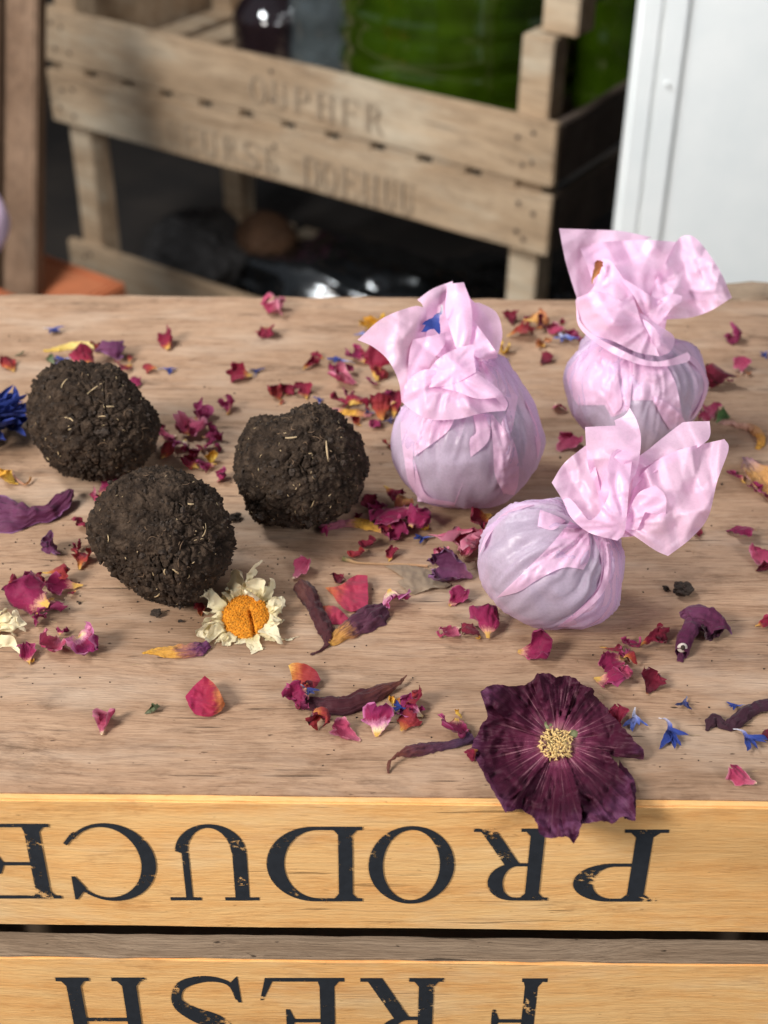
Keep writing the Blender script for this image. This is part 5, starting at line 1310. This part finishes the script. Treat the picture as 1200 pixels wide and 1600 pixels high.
dried('thin curled tendril beside the yellow scrap at the left edge', [(16, 735, 2, 3), (26, 748, 6, 3), (38, 757, 4, 3), (46, 752, 5, 3), (48, 745, 7, 3)], 'tan_pink', cc=5.0, rough=.02, seed=73)

# ---- grey leaf with its stem
lf = empty('dried_leaf', tuple(P(648, 900))); setp(lf, 'grey brown dried leaf with pale stem left of the front bag', 'leaf')
lo = [(600, 884, 1), (625, 882, 3), (655, 886, 6), (672, 892, 6), (690, 906, 4), (706, 914, 2), (692, 919, 4), (676, 918, 7), (660, 924, 4), (645, 928, 2), (632, 920, 5), (620, 908, 2), (632, 904, 6), (618, 894, 4)]
sheet('blade', lo, M['leaf'], lf, [(650, 904, 9), (640, 892, 6)], 'h', sp=2.6, cr=2.2, crs=16, seed=81, puv=lin_puv(600, 884, 706, 915), rough_edge=.8)
strip('stem', [(536, 872, 4, 9), (546, 875, 4, 7), (560, 879, 3, 4), (600, 881, 2, 4), (640, 882, 2, 4), (668, 884, 3, 4)], SM['stem'], lf, cc=5.5, rough=.03, seed=82, down=True)

# ---- scattered small petals: x, y, length, pointing angle (claw to tip), colour, shape, lift
for a in [
    # back left
    (85, 515, 37, -25, 'bl'), (258, 527, 40, 98, 'cy', 'f'), (12, 567, 34, 140, 'or', 'c'), (30, 552, 22, 5, 'gr', 'l'),
    (172, 547, 60, 10, 'pp', 'c', 2), (128, 554, 42, 120, 'cy', 'c', 3), (192, 570, 38, 215, 'cy', 'c'), (100, 563, 34, 200, 'bl'), (78, 560, 24, 120, 'gr', 'l'), (212, 597, 24, 110, 'mg', 'c'),
    (234, 576, 26, 170, 'or', 'f'), (262, 580, 30, -8, 'bl'), (373, 581, 42, 185, 'cy', 'c'), (402, 582, 24, 75, 'nb'), (353, 632, 30, 70, 'mg', 'f'),
    # cluster right of ball one
    (297, 662, 58, 250, 'pk', 'w', 2), (318, 642, 46, 100, 'mg', 'f', 4), (262, 678, 36, 200, 'pk', 'c'), (332, 674, 32, 20, 'mg', 'b'), (262, 703, 30, 60, 'or', 'c', 1), (280, 696, 36, 230, 'cm', 'c', 3), (298, 706, 34, 20, 'cy', 'b', 2),
    (326, 692, 32, -10, 'mg', 'c', 3), (296, 722, 34, 160, 'cy', 'c', 1), (330, 715, 26, 80, 'ye', 'c', 2), (322, 728, 34, 190, 'mg', 'c', 1), (344, 741, 26, 30, 'mg', 'b'),
    # between ball one and two
    (180, 757, 60, 30, 'mg', 'w', 1), (160, 772, 34, 240, 'pk', 'b'), (132, 816, 48, 200, 'cy', 'c'), (128, 872, 40, 60, 'or', 'c'),
    # back middle
    (427, 475, 36, 170, 'pk', 'b'), (415, 518, 34, 265, 'cy', 'c'), (487, 566, 36, 25, 'cy', 'l', 1), (495, 554, 28, 160, 'cy', 'l'), (533, 562, 44, 178, 'bl'),
    (535, 583, 56, 175, 'pk', 'w', 2), (588, 566, 58, 100, 'cy', 'u', 2), (556, 553, 38, 150, 'mg', 'f', 3), (592, 582, 34, 250, 'or', 'c', 1), (582, 595, 30, 200, 'mg', 'c', 1),
    (430, 613, 38, 150, 'or', 'c'), (447, 608, 30, 60, 'cy', 'b'), (473, 610, 46, 125, 'cy', 'l', 1), (533, 624, 46, 200, 'cy', 'c', 1), (556, 629, 42, 40, 'cy', 'b', 2), (497, 627, 20, 100, 'bl'),
    (595, 635, 44, 100, 'or', 'u', 1), (618, 630, 46, 80, 'cy', 'u'), (586, 662, 32, 230, 'mg', 'c', 2), (579, 643, 24, 180, 'bl'), (606, 656, 26, 0, 'nb'), (609, 694, 26, 130, 'or', 'c'), (556, 657, 26, 160, 'or', 'c'),
    (583, 503, 36, 120, 'ye', 'b'), (566, 523, 26, 160, 'lb'),
    # back right
    (798, 496, 30, 110, 'dk', 'c', 1), (814, 515, 50, 5, 'or', 'c', 1), (838, 497, 44, 10, 'tn', 'f', 1), (856, 502, 24, 30, 'dk', 'b'), (868, 512, 40, 280, 'pk', 'l'), (885, 525, 46, 265, 'lb', 'c', 2), (906, 528, 38, 200, 'mg', 'c'),
    (850, 535, 26, 160, 'tn', 'b'), (854, 559, 28, 30, 'dk', 'c'), (789, 543, 14, 100, 'ye', 'b'), (786, 564, 20, 0, 'bl'), (874, 636, 28, 290, 'pk', 'c'), (890, 690, 52, 30, 'pk', 'w'),
    # right
    (1145, 521, 34, 245, 'mg', 'r'), (1196, 555, 26, 200, 'bl'), (1160, 570, 36, 110, 'pk', 'c', 3), (1126, 588, 60, 170, 'dk', 'f'), (1110, 637, 38, 120, 'pk', 'f'), (1130, 648, 30, 30, 'gn', 't'),
    (1150, 745, 38, 150, 'mg', 'l'), (1158, 830, 56, 190, 'mg', 'c'), (1088, 830, 36, 240, 'cy', 'l'), (1190, 868, 40, 90, 'pk', 'w', 2), (1194, 884, 30, 10, 'dk', 'c'), (1198, 772, 34, 250, 'mg', 'c'), (1196, 970, 36, 0, 'cy', 'c'), (1158, 1211, 50, 160, 'pk', 'l'),
    # centre
    (617, 770, 44, -35, 'cy', 'l'), (612, 806, 84, 200, 'mg', 'w', 3), (577, 786, 40, 130, 'dk', 'c', 4), (632, 784, 36, 260, 'tn', 'c', 5), (654, 806, 42, 60, 'mg', 'b', 2), (508, 830, 22, 200, 'mg', 'b'), (664, 822, 16, -30, 'ye', 'b'),
    (618, 824, 48, 320, 'mg', 'c', 2),
    (574, 846, 34, 340, 'dk', 'c'), (556, 863, 30, 330, 'or', 'c'), (613, 864, 26, 60, 'cy', 'c'), (663, 842, 40, 195, 'bl'), (714, 846, 70, 60, 'pk', 'b', 3), (704, 881, 70, 165, 'pp', 'f', 1), (752, 806, 64, 210, 'cy', 'f'), (528, 903, 24, 70, 'dk', 'b'),
    (471, 886, 50, 40, 'pk', 'f'), (620, 935, 58, 300, 'cm', 'c'),
    (717, 931, 40, 30, 'mg', 'c'), (703, 986, 54, 215, 'pk', 't', 1), (735, 984, 40, 160, 'dk', 'c'), (757, 970, 62, 85, 'mg', 'u', 1), (836, 1006, 70, -12, 'mg', 'f'),
    # right of the hollyhock
    (955, 1012, 42, -15, 'cy', 'l'), (986, 1003, 44, 200, 'mg', 'c', 1), (1020, 995, 56, 20, 'cy', 'l', 1), (957, 1036, 56, 210, 'mg', 'f'), (953, 1058, 60, -15, 'mg', 'c'), (1022, 1062, 46, 60, 'dk', 'w'), (967, 1120, 40, 80, 'cy', 'c'),
    (993, 1124, 46, 260, 'lb'), (1052, 1146, 62, -50, 'bl'), (1068, 1098, 34, 250, 'nb'), (1172, 1156, 56, -30, 'bl'), (1150, 1103, 30, 190, 'bl'), (1198, 1148, 26, 0, 'dk', 'c'),
    # front left
    (78, 848, 32, 130, 'pp', 'b'), (88, 893, 46, 10, 'or', 'r', 2), (100, 911, 74, 190, 'mg', 'l', 2), (40, 926, 88, 160, 'mg', 'f'), (76, 948, 56, 260, 'mg', 'w', 3), (41, 1020, 46, 100, 'mg', 't'), (84, 1000, 58, 240, 'pk', 'f', 1), (128, 998, 60, -55, 'cm', 'c'),
    (162, 1127, 46, 60, 'pk', 'f'), (238, 1107, 30, 20, 'gr', 'l'), (312, 952, 26, 90, 'or', 'c'),
    # front middle
    (462, 1086, 42, 200, 'mg', 'b', 1), (484, 1084, 36, -50, 'nb', 'c', 12), (497, 1123, 38, 10, 'or', 'b'), (538, 1139, 62, 160, 'pk', 't'), (590, 1124, 52, 95, 'cm', 'u'),
    (638, 1088, 62, -10, 'or', 'c'), (640, 1101, 50, 165, 'cm', 'f', 1), (626, 1103, 36, 180, 'bl', 'c', 4), (640, 1124, 40, 40, 'or', 'w'), (708, 1134, 62, 262, 'mg', 'w'), (736, 1180, 26, 200, 'cy', 'c'),
    (10, 742, 50, 170, 'ye', 'c'),
    # smaller broken bits among the clusters
    (308, 650, 22, 20, 'mg', 'b', 4), (285, 668, 24, 140, 'cy', 'b', 4), (270, 690, 18, 40, 'mg', 'b', 4), (312, 700, 20, 100, 'cy', 'l', 4), (340, 700, 14, 30, 'mg', 'b'), (250, 668, 16, 100, 'cy', 'b'),
    (150, 540, 18, 30, 'or', 'b', 4), (205, 560, 20, 60, 'or', 'l', 2), (545, 575, 18, 30, 'mg', 'b', 5), (572, 552, 20, 120, 'cy', 'b', 5), (600, 560, 22, 100, 'mg', 'l', 3), (545, 615, 18, 60, 'mg', 'b', 4),
    (605, 622, 24, 140, 'mg', 'b', 5), (628, 645, 18, 60, 'cy', 'b'), (590, 790, 24, 100, 'mg', 'b', 5), (640, 795, 22, 30, 'cm', 'b', 5), (600, 822, 20, 200, 'cy', 'b', 3), (648, 822, 20, 300, 'mg', 'l', 2), (560, 806, 14, 20, 'cy', 'b'),
    (825, 500, 16, 60, 'cy', 'b', 3), (846, 507, 18, 160, 'or', 'l', 2), (893, 520, 18, 80, 'mg', 'b', 3), (878, 502, 14, 120, 'cy', 'b'), (772, 540, 12, 30, 'cy', 'b'),
    (60, 905, 24, 40, 'cy', 'b', 3), (112, 925, 22, 230, 'cy', 'l', 2), (62, 968, 22, 300, 'mg', 'b', 3), (98, 985, 16, 60, 'mg', 'b'), (20, 905, 24, 60, 'cy', 'l', 2), (50, 1032, 14, 300, 'ye', 'l'),
    (480, 1072, 18, 20, 'dk', 'b', 3), (508, 1116, 20, 60, 'mg', 'b', 2), (470, 1100, 18, 200, 'dk', 'b'), (612, 1095, 18, 100, 'ye', 'l', 1), (655, 1108, 22, 0, 'cm', 'l', 1), (716, 1115, 18, 120, 'ye', 'l', 2),
    (945, 1025, 18, 60, 'or', 'l'), (975, 1018, 20, 200, 'mg', 'b', 2), (985, 1028, 22, 40, 'or', 'r', 1), (978, 1050, 22, 60, 'pk', 'b', 2), (1035, 988, 20, 60, 'dk', 'b', 2),
    (690, 990, 16, 200, 'pk', 'b'), (772, 955, 18, 60, 'mg', 'l', 4), (747, 996, 16, 260, 'ye', 'l'), (728, 860, 24, 40, 'pk', 'b', 6), (690, 862, 22, 150, 'pk', 'b', 4), (678, 876, 18, 100, 'pp', 'b', 3),
    (1108, 590, 22, 160, 'dk', 'b', 3), (1140, 594, 18, 330, 'mg', 'l', 2), (1170, 582, 16, 250, 'tn', 'l', 1), (1102, 650, 16, 60, 'pk', 'b'), (1180, 760, 20, 250, 'mg', 'b'),
    (40, 900, 14, 20, 'mg', 'b'), (120, 852, 14, 60, 'cy', 'b'), (170, 780, 20, 100, 'cy', 'b', 2), (196, 748, 18, 60, 'mg', 'b', 2), (440, 628, 14, 30, 'or', 'l'), (520, 572, 14, 60, 'mg', 'b'),
]:
    petal(*a)

# ---- traced larger rose petals
def traced(label, outline, col, uvp, ctrl=(), cr=3.2, crs=20, sp=2.2, name='rose_petal', lobes=None):
    o = sheet(name, outline, PM[col], None, ctrl, 'h', sp=sp, cr=cr, crs=crs, seed=200 + len(bpy.data.objects) % 300, puv=lin_puv(*uvp), rough_edge=.4)
    me = o.data; co = np.zeros(len(me.vertices) * 3, np.float32); me.vertices.foreach_get('co', co); co = co.reshape(-1, 3)
    c_ = co.mean(0); c_[2] = co[:, 2].min(); me.vertices.foreach_set('co', (co - c_).ravel()); me.update(); o.location = c_
    return setp(o, label, 'petal', 'scattered dried petals')
PM['coral'] = petal_mat('coral_petal', [(0, srgb(190, 112, 56)), (.25, srgb(178, 78, 62)), (.5, srgb(164, 48, 72)), (.95, srgb(160, 44, 76))], vein=.2, mottled=.3)
PM['sunset'] = petal_mat('sunset_petal', [(0, srgb(176, 92, 44)), (.25, srgb(190, 112, 66)), (.42, srgb(158, 34, 60)), (.95, srgb(158, 30, 78))], vein=.2, mottled=.3)
traced('large coral pink petal with orange base behind the plum petal', [(508, 918, 3), (530, 915, 6), (548, 903, 9), (560, 898, 12), (574, 899, 14), (575, 920, 12), (574, 945, 9), (562, 953, 5), (545, 955, 4), (530, 944, 3), (520, 930, 2)], 'coral', (508, 918, 575, 935), [(552, 928, 6)])
traced('coral and orange petal half hidden between the dark rolled petal and plum petal', [(496, 948, 2), (515, 946, 6), (528, 950, 8), (545, 966, 6), (535, 975, 3), (515, 974, 2), (503, 965, 2)], 'coral', (500, 946, 545, 970), [(522, 960, 8)])
traced('lone large crimson petal with orange fold left of the long maroon petal', [(289, 1088, 4), (300, 1075, 14), (320, 1056, 26), (338, 1072, 24), (352, 1100, 14), (344, 1112, 5), (326, 1120, 3), (306, 1116, 2), (296, 1104, 2)], 'sunset', (356, 1085, 286, 1092), [(318, 1090, 8), (338, 1092, 24)], 4)
traced('orange and red petal standing above the magenta scrap near the daisy', [(451, 1040, 16), (458, 1036, 20), (475, 1037, 22), (492, 1046, 18), (501, 1062, 12), (492, 1074, 5), (475, 1078, 2), (458, 1072, 2), (455, 1055, 8)], 'or', (450, 1052, 502, 1064), [(474, 1056, 8)], 1.5)

# ---- florets and scrap caught in the paper tops
V, A, Fc = floret_mesh(52 * DA / F, 4321, 4, .4)
a = R(-112); up_ = CMn[:, 1]; rt = CMn[:, 0]; fw = CMn[:, 2]
V = V * np.array([1, 1.6, .6]); ca, sa = math.cos(a), math.sin(a)
q = np.outer(V[:, 0] * ca - V[:, 1] * sa, rt) + np.outer(V[:, 0] * sa + V[:, 1] * ca, up_) + np.outer(V[:, 2], fw) + PD(683, 500, DA * (1 - 84 / F))
setp(link('cornflower_floret', mesh('cornflower_floret', q, Fc, True, A), PM['bl']), 'violet blue floret caught in the top of the upright paper bag', 'floret', 'scattered cornflower florets')
V, A, Fc = petal_mesh(42 * DB / F, 'l', 99)
a = R(68); ca, sa = math.cos(a), math.sin(a); V = V * np.array([1, .7, .7])
q = np.outer(V[:, 0] * ca - V[:, 1] * sa, rt) + np.outer(V[:, 0] * sa + V[:, 1] * ca, up_) + np.outer(V[:, 2], fw) + PD(932, 424, DB * (1 - 88 / F))
setp(link('dried_petal', mesh('dried_petal', q, Fc, True, A), PM['tn']), 'tan dried scrap caught in the top of the farthest paper bag', 'petal', 'scattered dried petals')

# ---- soil crumbs on the board
def crumb(x, y, r_, label, seed):
    s = pxsize(x, y); cv, cf = ico(4)
    b1, b2 = worley(cv * 2.2 + seed, seed)
    q = cv * (1 + .5 * fbm(cv * 1.5 + seed, seed, 3) + .35 * (.5 - b1))[:, None] * np.array([r_ * 1.2, r_, r_ * .75]) * s
    q[:, 2] -= q[:, 2].min() - .0002; o = link('soil_crumb', mesh('soil_crumb', q, cf, False), M['crumb']); o.location = tuple(P(x, y)); return setp(o, label, 'soil crumb', 'loose soil crumbs')
crumb(1064, 931, 12, 'largest loose soil crumb, right of the front bag', 3)
crumb(1040, 922, 4, 'small round soil crumb beside the largest crumb', 5)
crumb(245, 963, 6.5, 'pointed soil crumb just in front of the soil ball with the daisy', 7)
crumb(367, 812, 7, 'soil crumb clinging to the right side of the soil ball with the daisy', 8)
crumb(282, 973, 3, 'tiny soil crumb left of the daisy', 9)
# uncountable specks
rng = np.random.RandomState(77); cv, cf = ico(1); V, Fc = [], []
spots = [(rng.uniform(0, 1200), rng.uniform(480, 1235)) for _ in range(170)] + [(rng.normal(300, 90), rng.normal(960, 40)) for _ in range(60)] + [(rng.normal(420, 50), rng.normal(880, 25)) for _ in range(40)] + [(rng.normal(80, 60), rng.normal(860, 60)) for _ in range(40)]
for x, y in spots:
    if not (0 < x < 1200 and 475 < y < 1238): continue
    s = pxsize(x, y); r_ = rng.uniform(.5, 1.6) * s * (1.8 if rng.rand() < .08 else 1)
    b = len(V) * len(cv); V.append(cv * rng.uniform(.6, 1.4, 3) * r_ + P(x, y) + np.array([0, 0, r_ * .4])); Fc += [[k + b for k in f] for f in cf]
setp(link('soil_specks', mesh('soil_specks', np.concatenate(V), Fc, False), M['crumb']), kind='stuff')
V, Fc = [], []
for i in range(70):
    x, y = rng.uniform(0, 1200), rng.uniform(500, 1235); s = pxsize(x, y); L = rng.uniform(4, 16) * s; a = rng.uniform(-.6, .6) if i % 3 else rng.uniform(0, 6)
    p0 = P(x, y); n_, m_ = 5, 4
    ph = rng.uniform(-.4, .4)
    pth = [p0 + np.array([math.cos(a + ph * t) * L * t, math.sin(a + ph * t) * L * t, (.6 + 1.0 * t * (1 - t)) * s]) for t in np.linspace(0, 1, n_)]
    k = len(V); V += [p + np.array([0, math.cos(2 * math.pi * j / m_), math.sin(2 * math.pi * j / m_)]) * s * .38 for p in pth for j in range(m_)]
    Fc += [tuple(v + k for v in f) for f in grid_faces(n_, m_, True)]
setp(link('fibre_scraps', mesh('fibre_scraps', V, Fc), M['straw']), kind='stuff')

# ------------------------------------------------------------------ labels of the scattered petals: by landmark and direction
LM = [(147, 657, 'the rear soil ball'), (253, 842, 'the front soil ball'), (472, 728, 'the middle soil ball'), (730, 620, 'the upright paper bag'), (996, 560, 'the farthest paper bag'), (880, 860, 'the lying paper bag'),
      (388, 965, 'the cream daisy'), (872, 1165, 'the large hollyhock'), (1090, 990, 'the small bud'), (648, 902, 'the grey leaf'), (10, 665, 'the blue cornflower'), (55, 798, 'the crinkled purple petal'), (545, 1095, 'the long maroon petal')]
def where(x, y):
    l = min(LM, key=lambda t: (t[0] - x) ** 2 + (t[1] - y) ** 2); dx, dy = x - l[0], l[1] - y
    a = math.degrees(math.atan2(dy, dx)) % 360
    w_ = ['right of', 'behind and right of', 'behind', 'behind and left of', 'left of', 'in front and left of', 'in front of', 'in front and right of'][int(((a + 22.5) % 360) // 45)]
    return w_ + ' ' + l[2], math.hypot(dx, dy)
buckets = {}
for o, x, y, desc, cat_, grp in REG:
    w_, d_ = where(x, y); buckets.setdefault(desc + ' ' + w_, []).append((d_, o, cat_, grp))
ORD = ['nearest it', 'second nearest', 'third nearest', 'fourth nearest', 'fifth nearest', 'sixth nearest']
for k_, v in buckets.items():
    v.sort(key=lambda t: t[0])
    for i, (d_, o, cat_, grp) in enumerate(v):
        lab = k_ if len(v) == 1 else k_ + ', ' + ORD[min(i, 5)]
        if len(lab.split()) > 16: lab = lab.replace('petal with yellow base', 'yellow-based petal').replace('petal with cream base', 'cream-based petal')
        setp(o, lab, cat_, grp)
